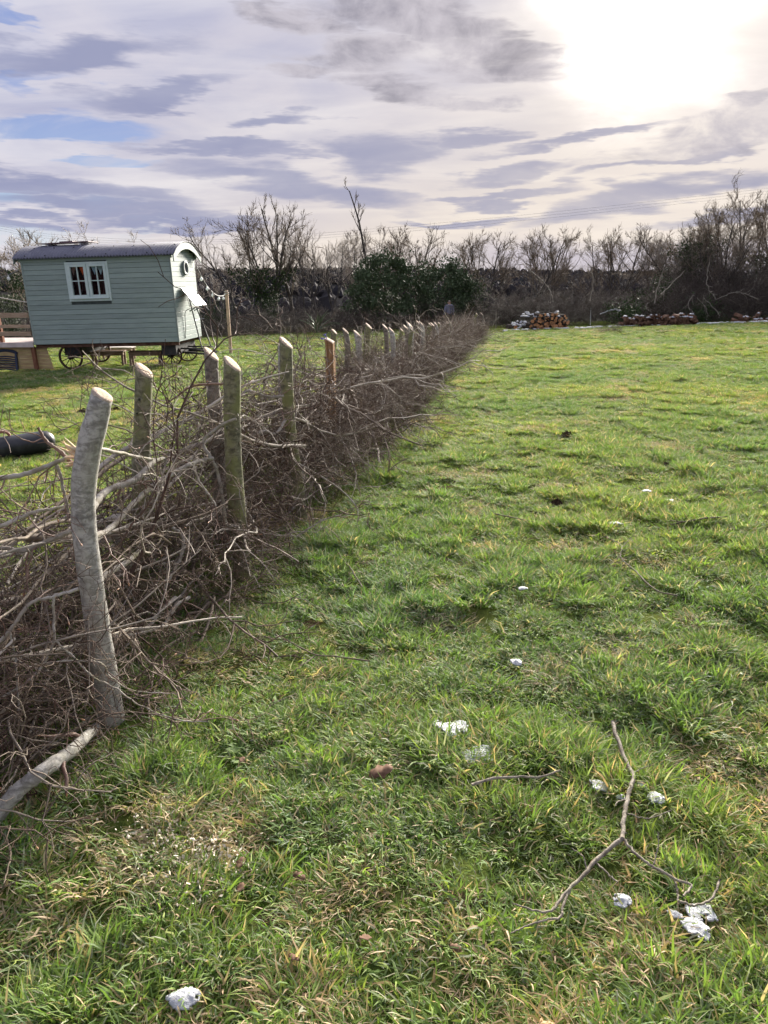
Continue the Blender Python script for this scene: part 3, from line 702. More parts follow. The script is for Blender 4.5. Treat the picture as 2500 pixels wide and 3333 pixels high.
# white tilted panel on black poles at the end of the hut
tp = thing('tilted_panel', 'white sloping panel on black poles beside the hut end wall', 'panel', hp(HL + .02, .95, .46)); tp.rotation_euler = hut.rotation_euler
mb = MB(); a = [(.02, -.45, 1.80), (.02, .55, 1.80), (.42, .55, 1.28), (.42, -.45, 1.28)]; nn = Vector((.52, 0, .42)).normalized() * .03
mb.add(a + [tuple(Vector(q) - nn) for q in a], [(0, 3, 2, 1), (4, 5, 6, 7), (0, 1, 5, 4), (1, 2, 6, 5), (2, 3, 7, 6), (3, 0, 4, 7)]); mb.build('panel_sheet', 'white_panel', tp, False)
for y, xb in ((-.3, .42), (.35, .50)):
    mb = MB(); mb.tube([(.10, y * .4, 1.62), (.30, y, .75), (xb, y, .02)], .02, 8, True); mb.build('pole', 'black_iron', tp)
    mb = MB(); mb.bar((.12, y * .6, 1.12), (.40, y, 1.26), .03, .03); mb.build('bracket', 'sage_trim', tp, False)
    mb = MB(); mb.bar((xb + .05, y, .02), (-.5, y, .06), .05, .045); mb.build('foot_rail', 'black_iron', tp, False)
mb = MB(); mb.tube([(.25, -.22, .55 + .3), (.38, .3, .58 + .3)], .014, 6, True); mb.build('tie_bar', 'white_panel', tp)
mb = MB(); mb.tube(spline([(.14, -.15, 1.2), (.02, -.3, 1.1), (.0, -.33, .7), (-.02, -.4, .35)], 14), .01, 5); mb.build('cable', 'black_iron', tp)

# ------------------------------------------------------------------ deck, chair, tables, post and lights by the hut
dk_ = thing('deck', 'small timber deck with rails at the left end of the hut', 'deck', (A0[0] - .03, A0[1], -1.02)); dk_.rotation_euler = (0, -.01, hut_yaw)
for i in range(12):
    mb = MB(); mb.box((-3., .02 + i * .155, .80), (-.03, .165 + i * .155, .84)); mb.build('deck_board', 'deck_pale', dk_, False)
mb = MB(); mb.box((-3., -.03, .70), (.0, .015, .835)); mb.build('fascia', 'deck_pale', dk_, False)
for z0, z1 in ((1.55, 1.69), (1.26, 1.35), (1.03, 1.15)):
    mb = MB(); mb.box((-3., -.03 + (.02 if z0 == 1.26 else 0), z0), (-.03, .03, z1)); bevel(mb.build('rail', 'deal', dk_, False), .005)
for x, z0, z1 in ((-.06, -.05, .70), (-1.0, .84, 1.60), (-2.6, -.05, .70)):
    mb = MB(); mb.bar((x, .08, z0), (x - .02, .08, z1), .10, .10); mb.build('post', 'deal_red', dk_, False)
for i in range(6):
    mb = MB(); mb.box((-2.9, .16, .03 + i * .11), (.42 - i * .025, .185, .03 + i * .11 + .104)); mb.build('skirt_board', 'plywood', dk_, False)
ch = thing('folded_chair', 'navy plastic slatted chair folded against the deck skirting', 'chair', gp(30, 1207) + np.array([.12, -.42, .012]), rz=hut_yaw)
def rbar(par, nm, p, q, w, h, mat): mb = MB(); mb.bar(p, q, w, h, (0, 1, 0)); return bevel(mb.build(nm, mat, par, False), .008)
rbar(ch, 'side_rail', (-.36, .0, .0), (-.33, .12, .56), .05, .09, 'blue_plastic'); rbar(ch, 'side_rail', (.36, .0, .0), (.33, .12, .56), .05, .09, 'blue_plastic')
mb = MB(); P = [(-.37, .12, .52), (-.25, .13, .60), (0, .14, .63), (.25, .13, .60), (.37, .12, .52)]; mb.tube(spline(P, 13), .055, 8, True, squash=.5); mb.build('top_rail', 'blue_plastic', ch)
for i in range(7):
    mb = MB(); mb.tube(spline([(-.33, .02 + i * .014, .06 + i * .062), (0, .03 + i * .014, .085 + i * .062), (.33, .02 + i * .014, .05 + i * .062)], 7), .018, 6, True); mb.build('slat', 'blue_plastic', ch)
def table(u, v, w, d, h, label, mat='table_wood', yaw=0.):
    p = gp(u, v); t = thing('table', label, 'table', p, 'small tables beside the hut', hut_yaw + yaw)
    mb = MB(); mb.box((-w / 2, -d / 2, h - .035), (w / 2, d / 2, h)); bevel(mb.build('table_top', 'deck_pale' if mat == 'pale' else mat, t, False), .006)
    mb = MB(); mb.box((-w / 2 + .06, -d / 2 + .05, h - .13), (w / 2 - .06, d / 2 - .05, h - .037)); mb.build('apron', 'table_wood', t, False)
    for sx in (-1, 1):
        for sy in (-1, 1):
            x, y = sx * (w / 2 - .06), sy * (d / 2 - .05); mb = MB(); mb.bar((x, y, -.04), (x, y, h - .037), .065, .065); mb.build('leg', 'table_wood', t, False)
table(358, 1190, 1.0, .55, .46, 'low brown wooden table in front of the left hut wheel', yaw=.25)
table(478, 1190, .98, .45, .44, 'low brown wooden table in front of the drawbar end of the hut', yaw=.2)
table(390, 1172, 1.1, .4, .46, 'pale topped low table behind the other two under the hut', 'pale')
pp = gp(752, 1152); post_top = at(737, 944, pp[1])
po = thing('light_post', 'thin tan wooden post right of the hut holding the festoon lights', 'post', pp)
mb = MB(); q = post_top - pp; mb.bar((0, 0, -.2), q, .10, .09, (0, 1, 0)); bevel(mb.build('post', 'post_wood', po, False), .008)
mb = MB(); mb.tube([q * .93 + np.array([.075 * math.cos(t), .075 * math.sin(t), 0.01 * t]) for t in np.linspace(0, 12, 40)], .012, 5); mb.build('rope_wrap', 'rope', po)
def lights(A, B, sag, n, label, cable='cable'):
    A = np.array(A); B = np.array(B); t = np.linspace(0, 1, 24)
    P = A + t[:, None] * (B - A); P[:, 2] -= sag * 4 * t * (1 - t)
    f = thing('festoon_lights', label, 'string lights', A); mb = MB(); mb.tube(P - A, .014, 5); mb.build('cable', cable, f)
    for i in range(n):
        c = P[int((i + .7) / (n + .3) * 23)] - A; mb = MB(); r_ = .05
        mb.tube([c + (0, 0, .0), c + (0, 0, -.05), c + (0, 0, -.06), c + (0, 0, -.09), c + (0, 0, -.13), c + (0, 0, -.15)], [.018, .018, .035, .05, .035, .008], 10, True); mb.build('bulb', 'white_bulb', f)
hc = hp(HL + .02, HW + .02, Z1 - .25)
lights(hc, post_top + np.array([0, -.06, -.12]), .38, 5, 'festoon lights with white bulbs from the hut end down to the post')
lights(hp(-.05, -.03, Z1 - .25), at(-60, 918, 21.6), .05, 2, 'festoon lights running left from the hut eaves corner')
lights(hp(-.02, .4, Z0 + 1.18), at(-60, 955, 22.6), .02, 0, 'pale rope tied from the hut wall to the left', 'rope')

# black plastic pipe on the grass
pa, pb = gp(-60, 1512), gp(168, 1472); ax = unit(pb - pa); pipe = thing('plastic_pipe', 'fat black plastic pipe lying in the grass behind the hedge', 'pipe', pb)
M['black_plastic'] = pm('scuffed black plastic', (.022, .023, .03), (.045, .046, .055), 6, .38, 5, .1)
M['terracotta'] = pm('rusty ring', (.30, .13, .09), (.38, .19, .13), 8, .6)
up_ = np.array([0, 0, .13]); LP_ = float(np.linalg.norm(pb - pa))
mb = MB(); mb.tube([up_ - ax * LP_, up_ - ax * .6, up_ - ax * .08, up_ - ax * .02, up_ + ax * .03, up_ + ax * .045], [.13, .13, .13, .122, .085, .01], 24, True); mb.build('pipe_body', 'black_plastic', pipe)
mb = MB(); mb.bar(up_ - ax * LP_ + (.02, -.128, .02), up_ - ax * .05 + (.02, -.128, .02), .02, .022); mb.build('seam_ridge', 'black_plastic', pipe, False)
mb = MB(); c = up_ - ax * .55 + np.array([0, 0, .13]); mb.tube([c + ax * .09 * math.cos(t) + np.array([0, 0, .06 * math.sin(t)]) for t in np.linspace(0, PI, 12)], .018, 8, True); mb.build('handle', 'terracotta', pipe)

# ------------------------------------------------------------------ hedge stakes
def ground_at(u, Y):
    z = float(macro((u - CX) / F * Y, Y)); x = (u - CX) / F * (Y * cp - (z - H) * sp); return np.array([x, Y, float(G(x, Y))])
def stake(label, path, Y, rad, mat, group='sawn stakes along the laid hedge', nrm=(.66, -.18, .72), n=26, square=False, knots=0, seed=0):
    r = np.random.default_rng(900 + seed)
    base = ground_at(path[-1][0], Y); base[2] -= .12
    W = np.array([at(u, v, Y) for u, v in path[:-1]] + [base])
    P = spline(W[::-1], n); rb, rt = rad if isinstance(rad, tuple) else (rad, rad * .92)
    t = thing('hedge_stake', label, 'stake', tuple(base + (0, 0, .12)), group)
    loc = np.array(t.location); P = P - loc; k_ = 4 if square else 18
    T = np.gradient(P, axis=0); T /= np.linalg.norm(T, axis=1)[:, None]
    N = np.cross(T, [0, 1, 0]); N /= np.linalg.norm(N, axis=1)[:, None]; B = np.cross(T, N); th = np.arange(k_) * 2 * PI / k_ + (.6 if square else 0)
    rr = np.linspace(rb, rt, n) * (1 + .035 * np.sin(np.linspace(0, 9, n) + seed)); rr[0:2] *= 1.12
    lump = 1 + .035 * r.normal(0, 1, (n, k_)); lump = (lump + np.roll(lump, 1, 1) + np.roll(lump, -1, 1)) / 3
    V = P[:, None] + (rr[:, None] * lump)[:, :, None] * (np.cos(th)[None, :, None] * N[:, None] + np.sin(th)[None, :, None] * B[:, None])
    # slanting saw cut: slide the top ring along the stake on to the cutting plane
    nn = unit(nrm); ax_ = T[-1]; c0 = P[-1]
    V[-1] = V[-1] - ax_ * (((V[-1] - c0) @ nn) / (ax_ @ nn))[:, None]
    lowest = ((V[-1] - c0) @ ax_).min()
    for i in range(n - 2, n - 8, -1):
        ex = np.clip(((V[i] - V[-1]) @ ax_) + .004, 0, None); V[i] = V[i] - ax_ * ex[:, None]
    mb = MB(); fs = [(i * k_ + j, i * k_ + (j + 1) % k_, (i + 1) * k_ + (j + 1) % k_, (i + 1) * k_ + j) for i in range(n - 1) for j in range(k_)] + [tuple((n - 1) * k_ + j for j in range(k_))]
    mb.add(V.reshape(-1, 3), fs); mb.build('trunk', mat, t, not square)
    top = V[-1]; c = top.mean(0); k2 = 40; ti = np.arange(k2) * k_ / k2; lo_ = ti.astype(int)
    edge = top[lo_ % k_] * (1 - (ti - lo_))[:, None] + top[(lo_ + 1) % k_] * (ti - lo_)[:, None]
    mb = MB(); e1 = c + (edge - c) * (1.0 + .05 * r.uniform(-1, 1, (k2, 1))) + nn * .003; e2 = c + (edge - c) * .55 + nn * .006
    mb.add(np.vstack([edge - nn * .004, e1, e2, c + nn * .006]), [(j, (j + 1) % k2, k2 + (j + 1) % k2, k2 + j) for j in range(k2)] + [(k2 + j, k2 + (j + 1) % k2, 2 * k2 + (j + 1) % k2, 2 * k2 + j) for j in range(k2)] + [(2 * k2 + j, 2 * k2 + (j + 1) % k2, 3 * k2) for j in range(k2)])
    mb.build('cut_face', 'cut_wood', t, True)
    for i in range(knots):
        q = int(n * r.uniform(.35, .85)); a_ = r.uniform(-.6, .9); d_ = unit(N[q] * math.sin(a_) + np.array([0, -1, .1]) * math.cos(a_)); p_ = P[q] + d_ * rr[q] * .85
        mb = MB(); mb.tube([p_, p_ + d_ * rr[q] * .18, p_ + d_ * rr[q] * .26], [rr[q] * .38, rr[q] * .3, rr[q] * .16], 9, True); mb.build('knot', mat, t)
    return t, P, rr
s1, P1_, r1_ = stake('pale grey bent stake with torn splinter, nearest to the camera', [(333, 1286), (312, 1370), (288, 1470), (272, 1590), (273, 1700), (290, 1850), (318, 2050), (345, 2220), (362, 2350)], 2.62, (.051, .040), 'bark_grey', nrm=(.62, -.08, .77), seed=1)
mb = MB(); r_ = np.random.default_rng(3)
def onstake(u, v, Y, off=.05): return at(u, v, Y - off) - np.array(s1.location)
for i in range(9):
    a_ = onstake(238 + r_.uniform(-6, 10), 1460 + i * 6, 2.62, .0); b_ = a_ + np.array([-.02 - r_.uniform(0, .025), -.01 + r_.normal(0, .015), .02 + r_.uniform(-.05, .06)])
    mb.tube([a_ + (.02, 0, 0), (a_ + b_) / 2 + r_.normal(0, .006, 3), b_], [.007, .005, .001], 5)
mb.build('torn_wood', 'splinter', s1)
mb = MB(); mb.tube([onstake(u, v, 2.62, .0) for u, v in ((300, 1330), (285, 1385), (272, 1430), (258, 1462))], [.004, .008, .009, .006], 5); mb.build('bark_strip', 'cut_wood', s1)
for i, (lab, path, Y, rad, mat, kn) in enumerate([
    ('straight olive stake with knots just behind the bent grey stake', [(469, 1206), (463, 1400), (458, 1600), (452, 1830)], 3.75, .047, 'bark_olive', 3),
    ('grey brown stake standing just left of the thick olive stake, on the hut side', [(687, 1152), (692, 1250), (705, 1400), (722, 1640)], 5.0, .050, 'bark_brown', 2),
    ('thick straight olive stake with high slanted cut, in front of the light post', [(755, 1184), (757, 1400), (768, 1620), (793, 1890)], 4.2, (.054, .047), 'bark_olive', 1),
    ('slender curved olive stake between the thick olive stake and the brown split post', [(931, 1116), (934, 1250), (948, 1420), (970, 1570), (987, 1690)], 5.46, (.042, .047), 'bark_olive', 1),
    ('thin pale stake mostly hidden behind the slender curved olive stake', [(915, 1128), (916, 1300), (930, 1500)], 6.5, .028, 'bark_grey', 0)]):
    stake(lab, path, Y, rad, mat, knots=kn, seed=10 + i)
sp_, _, _ = stake('brown split timber post with a scrap of blue twine on top', [(1073, 1108), (1076, 1180), (1083, 1340)], 7.5, .062, 'old_post', nrm=(.45, -.2, .9), square=True, seed=30)
M['blue_twine'] = pm('blue twine', (.10, .09, .40), (.16, .14, .5), 20, .7)
tw_ = thing('twine', 'scrap of blue twine caught on the brown split post', 'twine', tuple(at(1066, 1098, 7.46)))
mb = MB(); rr_ = np.random.default_rng(8); mb.tube(spline(np.cumsum(rr_.normal(0, .022, (12, 3)), 0) * (1, .5, .55), 50), .004, 4); mb.build('strand', 'blue_twine', tw_)
far = [(1088, 1079, 8.6), (1125, 1077, 9.2), (1163, 1086, 9.8), (1200, 1061, 10.0), (1253, 1063, 11.4), (1274, 1074, 11.0), (1308, 1074, 13.2), (1322, 1066, 13.5), (1333, 1056, 13.0), (1341, 1072, 12.6), (1363, 1051, 14.5), (1371, 1052, 14.2),
       (1400, 1056, 16.4), (1409, 1057, 17.0), (1418, 1053, 17.8), (1430, 1052, 18.8), (1457, 1050, 20.5), (1466, 1049, 21.3), (1552, 1021, 29.5), (1568, 1021, 31)]
ordi = ['first', 'second', 'third', 'fourth', 'fifth', 'sixth', 'seventh', 'eighth', 'ninth', 'tenth', 'eleventh', 'twelfth', 'thirteenth', 'fourteenth', 'fifteenth', 'sixteenth', 'seventeenth', 'eighteenth', 'nineteenth', 'twentieth']
for i, (u, v, Y) in enumerate(far):
    lk = ['slim olive', 'slim grey brown', 'pale grey', 'thick grey'][i % 4] if i < 4 else ['grey', 'grey brown', 'pale grey'][i % 3]
    stake('%s hedge stake with slanted cut, %s beyond the brown split post' % (lk, ordi[i]), [(u, v), (u + (6 if i % 3 else -6), v + 700 / Y), (u + random.uniform(-8, 12), v + 900 / Y + 30)], Y, [.038, .036, .046, .048, .039][i % 5], ['bark_olive', 'bark_brown', 'bark_grey'][i % 3], n=12, seed=40 + i)

# ------------------------------------------------------------------ laid branches one can follow by eye
c4 = lambda x, y: (x * .5124, 1100 + y * .5124)
c6 = lambda x, y: (x * .5425, 1900 + y * .5425)
c5 = lambda x, y: (600 + .633 * x, 1000 + .633 * y)
def laid(label, pts, Ys, rpx, twigs=4, mat='branch', seed=0, group='laid branches woven through the hedge', bend=.02, tw_up=0.):
    r = np.random.default_rng(700 + seed); Ys = np.interp(np.linspace(0, 1, len(pts)), np.linspace(0, 1, len(Ys)), Ys)
    W = np.array([at(u, v, y) for (u, v), y in zip(pts, Ys)]); W[:, 2] = np.maximum(W[:, 2], G(W[:, 0], W[:, 1]) + .012)
    o = W[0].copy(); n = 7 * len(pts); P = spline(W - o, n); P[1:-1] += r.normal(0, .0012, (n - 2, 3))
    rad = np.linspace(rpx[0], rpx[1], n) * Ys.mean() / F * .5; nod = np.arange(n) % 6 == 3; rad = rad * np.where(nod, 1.13, 1.)
    t = thing('laid_branch', label, 'branch', tuple(o), group)
    mb = MB(); mb.tube(P, rad, 8, True); mb.build('stem', mat, t)
    for i in range(twigs):
        tt = r.uniform(.15, .95); p, d = along(P, tt); L_ = r.uniform(.10, .34)
        mb = MB(); Q, _ = limb(mb, r, p, rotdir(d, r.uniform(.5, 1.1), r), L_, max(rad.mean() * .38, .0022), 6, .28, tw_up, 5, .5)
        for j in range(3):
            q, dq = along(Q, r.uniform(.3, 1)); limb(mb, r, q, rotdir(dq, r.uniform(.5, 1), r), L_ * .4, .0016, 3, .3, 0, 4, .7)
        tw = mb.build('twig', 'twig_red', t)
        mb = MB(); e = Q[-1]; dd = unit(Q[-1] - Q[-2]); mb.tube([e - dd * .002, e + dd * .006, e + dd * .014], [.0018, .0035, .0008], 5); mb.build('bud', 'bud', tw)
laid('smooth pale log laid low from the bent grey stake foot to the lower left', [c6(575, 865), c6(500, 935), c6(420, 1010), c6(250, 1130), c6(110, 1240), c6(-20, 1390), c6(-140, 1520)], [2.52, 2.02, 1.9], (44, 66), 2, 'bark_grey', 1)
laid('thinner stem lying along the top of the smooth pale log', [c6(545, 800), c6(430, 960), c6(300, 1060), c6(130, 1170), c6(-20, 1240)], [2.6, 2.25], (18, 22), 3, seed=2)
laid('long thick grey branch arching from the bent grey stake to the thick olive stake', [c4(1350, 765), c4(1215, 800), c4(1000, 920), c4(840, 1060), c4(700, 1210), c4(590, 1265)], [4.0, 2.8], (16, 19), 6, seed=3)
laid('olive branch curving behind the bent grey stake in front of the straight knotty stake', [c4(1040, 768), c4(960, 800), c4(860, 900), c4(680, 970), c4(600, 1060), c4(560, 1120)], [3.6, 2.8], (20, 24), 3, seed=4)
laid('brown branch reaching from the bent grey stake rightwards past the straight knotty stake', [c4(560, 690), c4(700, 715), c4(850, 750), c4(980, 775)], [2.75, 3.5], (11, 12), 3, seed=5)
laid('long pale branch sweeping left off the frame from the torn splinter', [c4(470, 740), c4(360, 790), c4(180, 860), c4(0, 890), c4(-120, 900)], [2.65, 2.5], (13, 19), 5, seed=6)
laid('short stem dropping down beside the bent grey stake from the torn splinter', [c4(350, 785), c4(385, 880), c4(405, 980), c4(440, 1110)], [2.62, 2.62], (13, 8), 2, seed=7)
laid('dark snapped stick poking up left of the torn splinter', [c4(455, 790), c4(380, 720), c4(300, 660), c4(240, 570)], [2.66, 2.66], (15, 9), 3, 'twig_red', 8)
laid('pale branch at mid height running left from the bent grey stake', [c4(440, 1060), c4(330, 1085), c4(200, 1110), c4(0, 1200), c4(-140, 1260)], [2.7, 2.5], (9, 17), 4, seed=9)
laid('thick dark branch at mid height running left from the bent grey stake', [c4(460, 1225), c4(300, 1290), c4(150, 1350), c4(0, 1330), c4(-140, 1320)], [2.75, 2.6], (17, 17), 4, seed=10)
laid('forked grey branch hooking over the thick olive stake', [c4(1500, 512), c4(1400, 560), c4(1290, 660), c4(1340, 760), c4(1390, 880), c4(1420, 1070), c4(1440, 1180), c4(1520, 1200)], [4.1, 4.0], (9, 13), 5, seed=11)
laid('thin grey stem hanging between the straight knotty stake and the thick olive stake', [c4(1225, 790), c4(1260, 900), c4(1330, 1000), c4(1370, 1065)], [3.7, 3.7], (8, 7), 2, seed=12)
laid('thin branch crossing in front of the grass left of the thick olive stake', [c4(1000, 450), c4(1110, 380), c4(1225, 305), c4(1420, 290)], [4.3, 4.4], (4, 8), 5, 'twig_red', 13)
laid('stout grey branch curving low between the bent grey stake and the straight knotty stake', [c4(890, 1350), c4(800, 1430), c4(680, 1500), c4(560, 1600)], [3.3, 2.8], (18, 22), 3, seed=14)
laid('pale looping branch low down in front of the thick olive stake', [c4(1100, 1205), c4(1160, 1265), c4(1150, 1390), c4(1090, 1500), c4(1040, 1600)], [3.7, 3.5], (12, 12), 3, seed=15)
laid('upright pale stem standing in the brush at the lower left edge', [c6(60, 290), c6(90, 430), c6(105, 600), c6(115, 850)], [2.3, 2.2], (7, 8), 3, seed=16)
laid('grey branch climbing from the left edge behind the bent grey stake', [c6(-60, 420), c6(60, 280), c6(180, 120), c6(310, 80), c6(470, 30)], [2.3, 2.5], (14, 13), 4, seed=17)
laid('grey branch bending down left in the brush below the bent grey stake middle', [c6(320, 80), c6(322, 220), c6(318, 370), c6(200, 560), c6(0, 690), c6(-80, 760)], [2.42, 2.2], (10, 9), 4, seed=18)
laid('twiggy branch poking out over the grass right of the bent grey stake foot', [c6(330, 340), c6(450, 450), c6(560, 560), c6(680, 620), c6(860, 740), c6(1090, 820), c6(1250, 825)], [2.4, 2.4], (8, 4), 6, seed=19)
laid('thin twig curving out just above the twiggy branch by the bent stake foot', [c6(210, 485), c6(450, 462), c6(610, 480), c6(665, 560), c6(800, 640), c6(1060, 660)], [2.4, 2.42], (9, 3), 4, seed=20)
laid('olive branch arching right behind the bent grey stake', [c6(600, 330), c6(760, 310), c6(880, 290), c6(990, 240), c6(1060, 130), c6(1140, 80)], [2.9, 3.2], (10, 12), 4, seed=21)
laid('long twig drooping to the grass right of the slender curved stake', [c5(560, 790), c5(720, 880), c5(830, 960), c5(890, 1040), c5(890, 1150)], [5.3, 5.2], (7, 3), 5, seed=22)
laid('pale bare branch low on the grass beyond the thick olive stake foot', [c5(330, 1310), c5(430, 1250), c5(560, 1190), c5(700, 1100), c5(800, 1070)], [4.6, 5.0], (10, 4), 4, seed=23)
laid('single pale twig leaning out of the hedge over the grass, farther on', [c5(1040, 470), c5(1100, 520), c5(1140, 600), c5(1190, 668)], [9, 8.6], (5, 3), 2, seed=24)
laid('thin twig along the grass at the lower left corner', [c6(0, 1460), c6(100, 1490), c6(200, 1520), c6(300, 1580), c6(440, 1680)], [2.0, 1.9], (8, 3), 3, seed=25)
laid('grey curved branch above the thick olive stake foot, on the hut side', [c5(280, 470), c5(330, 430), c5(430, 460), c5(510, 455)], [5.1, 5.3], (10, 8), 4, seed=26)
laid('pale stem slanting up to the slender curved olive stake', [c5(290, 700), c5(400, 640), c5(470, 650), c5(520, 580)], [5.0, 5.3], (12, 10), 4, seed=27)
laid('fallen stem sloping steeply at the slender curved stake foot', [c5(420, 1240), c5(470, 1150), c5(540, 1080), c5(600, 990)], [5.2, 5.9], (14, 12), 2, seed=28)

def hedge_brush():
    rng = np.random.default_rng(2024)
    pr = [sprig(200 + i, L, .0100, 11, 4, .17).mesh('sprig', 'twig', True, 'thin') for i, L in enumerate((1.0, 1.2, 1.35, 1.5, 1.1, 1.6))]
    pr += [sprig(300 + i, L, .0055, 14, 4, .22, -.04, .4).mesh('sprig', 'twig', True, 'thin') for i, L in enumerate((.6, .7, .85, .95, .75, .8))]
    pr += [sprig(350 + i, L, rd, 5, 3, .10, -.01, .22).mesh('sprig', 'twig', True, 'thin') for i, (L, rd) in enumerate(((1.3, .011), (1.6, .015), (1.1, .009), (1.8, .019)))]
    pos, rot, sc, idx, tint = [], [], [], [], []
    def put(y, w, hgt, yaw, pitch, s_, i, t):
        x = HX(y) + w; pos.append((x, y, float(G(x, y)) + hgt)); rot.append((rng.uniform(0, 6.28), -pitch, yaw)); sc.append((s_,) * 3); idx.append(i); tint.append(t)
    hy = math.atan2(1, .168)
    def hmax(y): return np.interp(y, [1, 2.4, 3.4, 4.6, 5.4, 7, 10, 20, 34], [.55, .72, .72, .76, .92, .98, .93, .79, .52])
    y = 1.2
    while y < 34:
        n = np.interp(y, [1, 4, 5.2, 6, 9, 15, 34], [7, 7.5, 11, 14, 12, 8, 6])
        for i in range(rng.poisson(n)):
            yy = y + rng.uniform(0, .2); f = rng.uniform(0, 1) ** (1.35 if yy < 4.6 else .9)
            hg = .06 + f * (hmax(yy) - .12)
            right = np.interp(yy, [1, 5.4, 7, 10, 20, 34], [-.05, -.08, .06, .14, .28, .42]) * (1.05 - .5 * f)
            w = rng.uniform(-.62, right) if yy > 4 else rng.uniform(-.80, -.03)
            toward = PI if rng.uniform() < .68 else 0.
            yaw = hy + toward + rng.normal(0, .33); pit = rng.normal(.05, .22) - (f > .75) * .10
            big = rng.uniform() < .50
            put(yy, w, hg, yaw, pit, rng.uniform(.75, 1.1), int(rng.integers(0, 6) if big else 6 + rng.integers(0, 6)), np.clip(rng.normal(.55 if big else .27, .28), 0, 1))
        # a mesh of finer twigs low down between the first stakes
        if y < 5:
            for i in range(rng.poisson(5)): put(y + rng.uniform(0, .2), rng.uniform(-.7, -.06), rng.uniform(.05, .52), hy + (PI if rng.uniform() < .68 else 0) + rng.normal(0, .35), rng.normal(.03, .2), rng.uniform(.7, 1.1), 6 + int(rng.integers(0, 6)), np.clip(rng.normal(.25, .25), 0, 1))
        # fine twigs hanging out on the field side
        for i in range(rng.poisson(np.interp(y, [1, 3.6, 5.4, 7, 15, 34], [.8, .8, 2, 5.5, 4, 3]))):
            yy = y + rng.uniform(0, .2); hg = rng.uniform(.1, 1) * hmax(yy) * .85; right = np.interp(yy, [1, 4, 6, 10, 20, 34], [-.12, -.05, .03, .1, .2, .35]) * (1.1 - .5 * hg)
            put(yy, right, hg, rng.uniform(-1.3, .9), rng.normal(-.35, .35), rng.uniform(.45, .75), 6 + int(rng.integers(0, 6)), np.clip(rng.normal(.30, .22), 0, 1))
        # paler sticks woven loosely between the first stakes
        if 1.9 < y < 4.6:
            for i in range(rng.poisson(2.2)): put(y + rng.uniform(0, .2), rng.uniform(-.75, -.16), rng.uniform(.4, .8), hy + (PI if rng.uniform() < .7 else 0) + rng.normal(0, .24), rng.normal(.0, .10), rng.uniform(.7, 1.1), int(rng.integers(12, 16)), rng.uniform(.55, 1.))
        elif y > 4 and rng.uniform() < .8: put(y + rng.uniform(0, .2), rng.uniform(-.5, .1), rng.uniform(.2, .9) * hmax(y), hy + (PI if rng.uniform() < .7 else 0) + rng.normal(0, .4), rng.normal(.02, .2), rng.uniform(.7, 1.1), int(rng.integers(12, 16)), rng.uniform(.4, 1.))
        # a few loose ends on top, on the far side
        if y > 3 and rng.uniform() < (.75 if y < 6 else .3): put(y, rng.uniform(-.6, -.1), hmax(y) * .92, hy + rng.normal(0, 1.2), rng.uniform(.05, .4), rng.uniform(.3, .5), 6 + int(rng.integers(0, 6)), rng.uniform(.1, .5))
        y += .2
    scatter('hedge_brush', pr, pos, rot, sc, idx, tint, 'tangled brown brushwood laid along the hedge between the stakes', 'brushwood')
hedge_brush()
#@@PART3
# ------------------------------------------------------------------ things lying on the grass
c8 = lambda x, y: (1250 + .7535 * x, 2250 + .7535 * y)
cR = lambda x, y: (1700 + .4822 * x, 1300 + .4822 * y)
cM = lambda x, y: (900 + .4822 * x, 1700 + .4822 * y)
M['stick'] = pm('lichened grey stick', (.15, .125, .10), (.33, .29, .235), 30, .75, 5, .4, c3=(.30, .28, .20))
M['stick_dark'] = pm('dark thin stick', (.10, .08, .06), (.18, .145, .11), 30, .75, 4)
def stick(label, lines, lift=.03, mat='stick', group=None):
    o = gp(*lines[0][0][0]); t = thing('fallen_branch', label, 'branch', tuple(o), group)
    for i, (pts, r0, r1, lf) in enumerate(lines):
        W = np.array([gp(u, v, lift + lf * j / max(len(pts) - 1, 1)) for j, (u, v) in enumerate(pts)]); n = 6 * len(pts); P = spline(W - o, n)
        P[1:-1] += np.random.default_rng(i).normal(0, .0012, (n - 2, 3)); rad = np.linspace(r0, r1, n) * np.where(np.arange(n) % 5 == 2, .86, .76)
        mb = MB(); mb.tube(P, rad, 7, True); mb.build('stem' if i == 0 else 'side_branch', mat, t)
stick('large forked grey branch lying on the grass at the lower right', [
    ([c8(980, 190), c8(1000, 260), c8(1050, 380), c8(1070, 430), c8(1050, 510), c8(1030, 610), c8(1020, 710)], .0095, .009, 0),
    ([c8(1020, 712), c8(920, 790), c8(840, 880), c8(780, 945), c8(720, 1030), c8(660, 1045), c8(550, 1020)], .009, .0025, .01),
    ([c8(795, 935), c8(768, 1000), c8(752, 1055), c8(680, 1075), c8(600, 1110), c8(540, 1140)], .0055, .002, 0),
    ([c8(1022, 710), c8(1080, 780), c8(1150, 830), c8(1250, 880), c8(1315, 910), c8(1280, 965)], .006, .004, .02),
    ([c8(1250, 880), c8(1258, 920), c8(1262, 965)], .004, .003, 0), ([c8(1440, 870), c8(1410, 950), c8(1330, 1005), c8(1260, 1015)], .0045, .004, .03),
    ([c8(1040, 605), c8(1130, 625), c8(1230, 600)], .003, .002, .02), ([c8(910, 810), c8(1000, 895)], .0035, .003, 0), ([c8(1065, 420), c8(1110, 400), c8(1150, 405)], .003, .0015, .03), ([c8(870, 850), c8(850, 800), c8(800, 780)], .003, .0015, .03), ([c8(1150, 830), c8(1170, 770), c8(1165, 730)], .003, .0015, .05), ([c8(1045, 540), c8(1000, 570), c8(985, 600)], .0028, .0015, .02)], .062)
stick('thin brown stick lying left of the large forked branch', [([c8(375, 490), c8(470, 465), c8(560, 460), c8(680, 460), c8(755, 430)], .007, .004, .02)], .07)
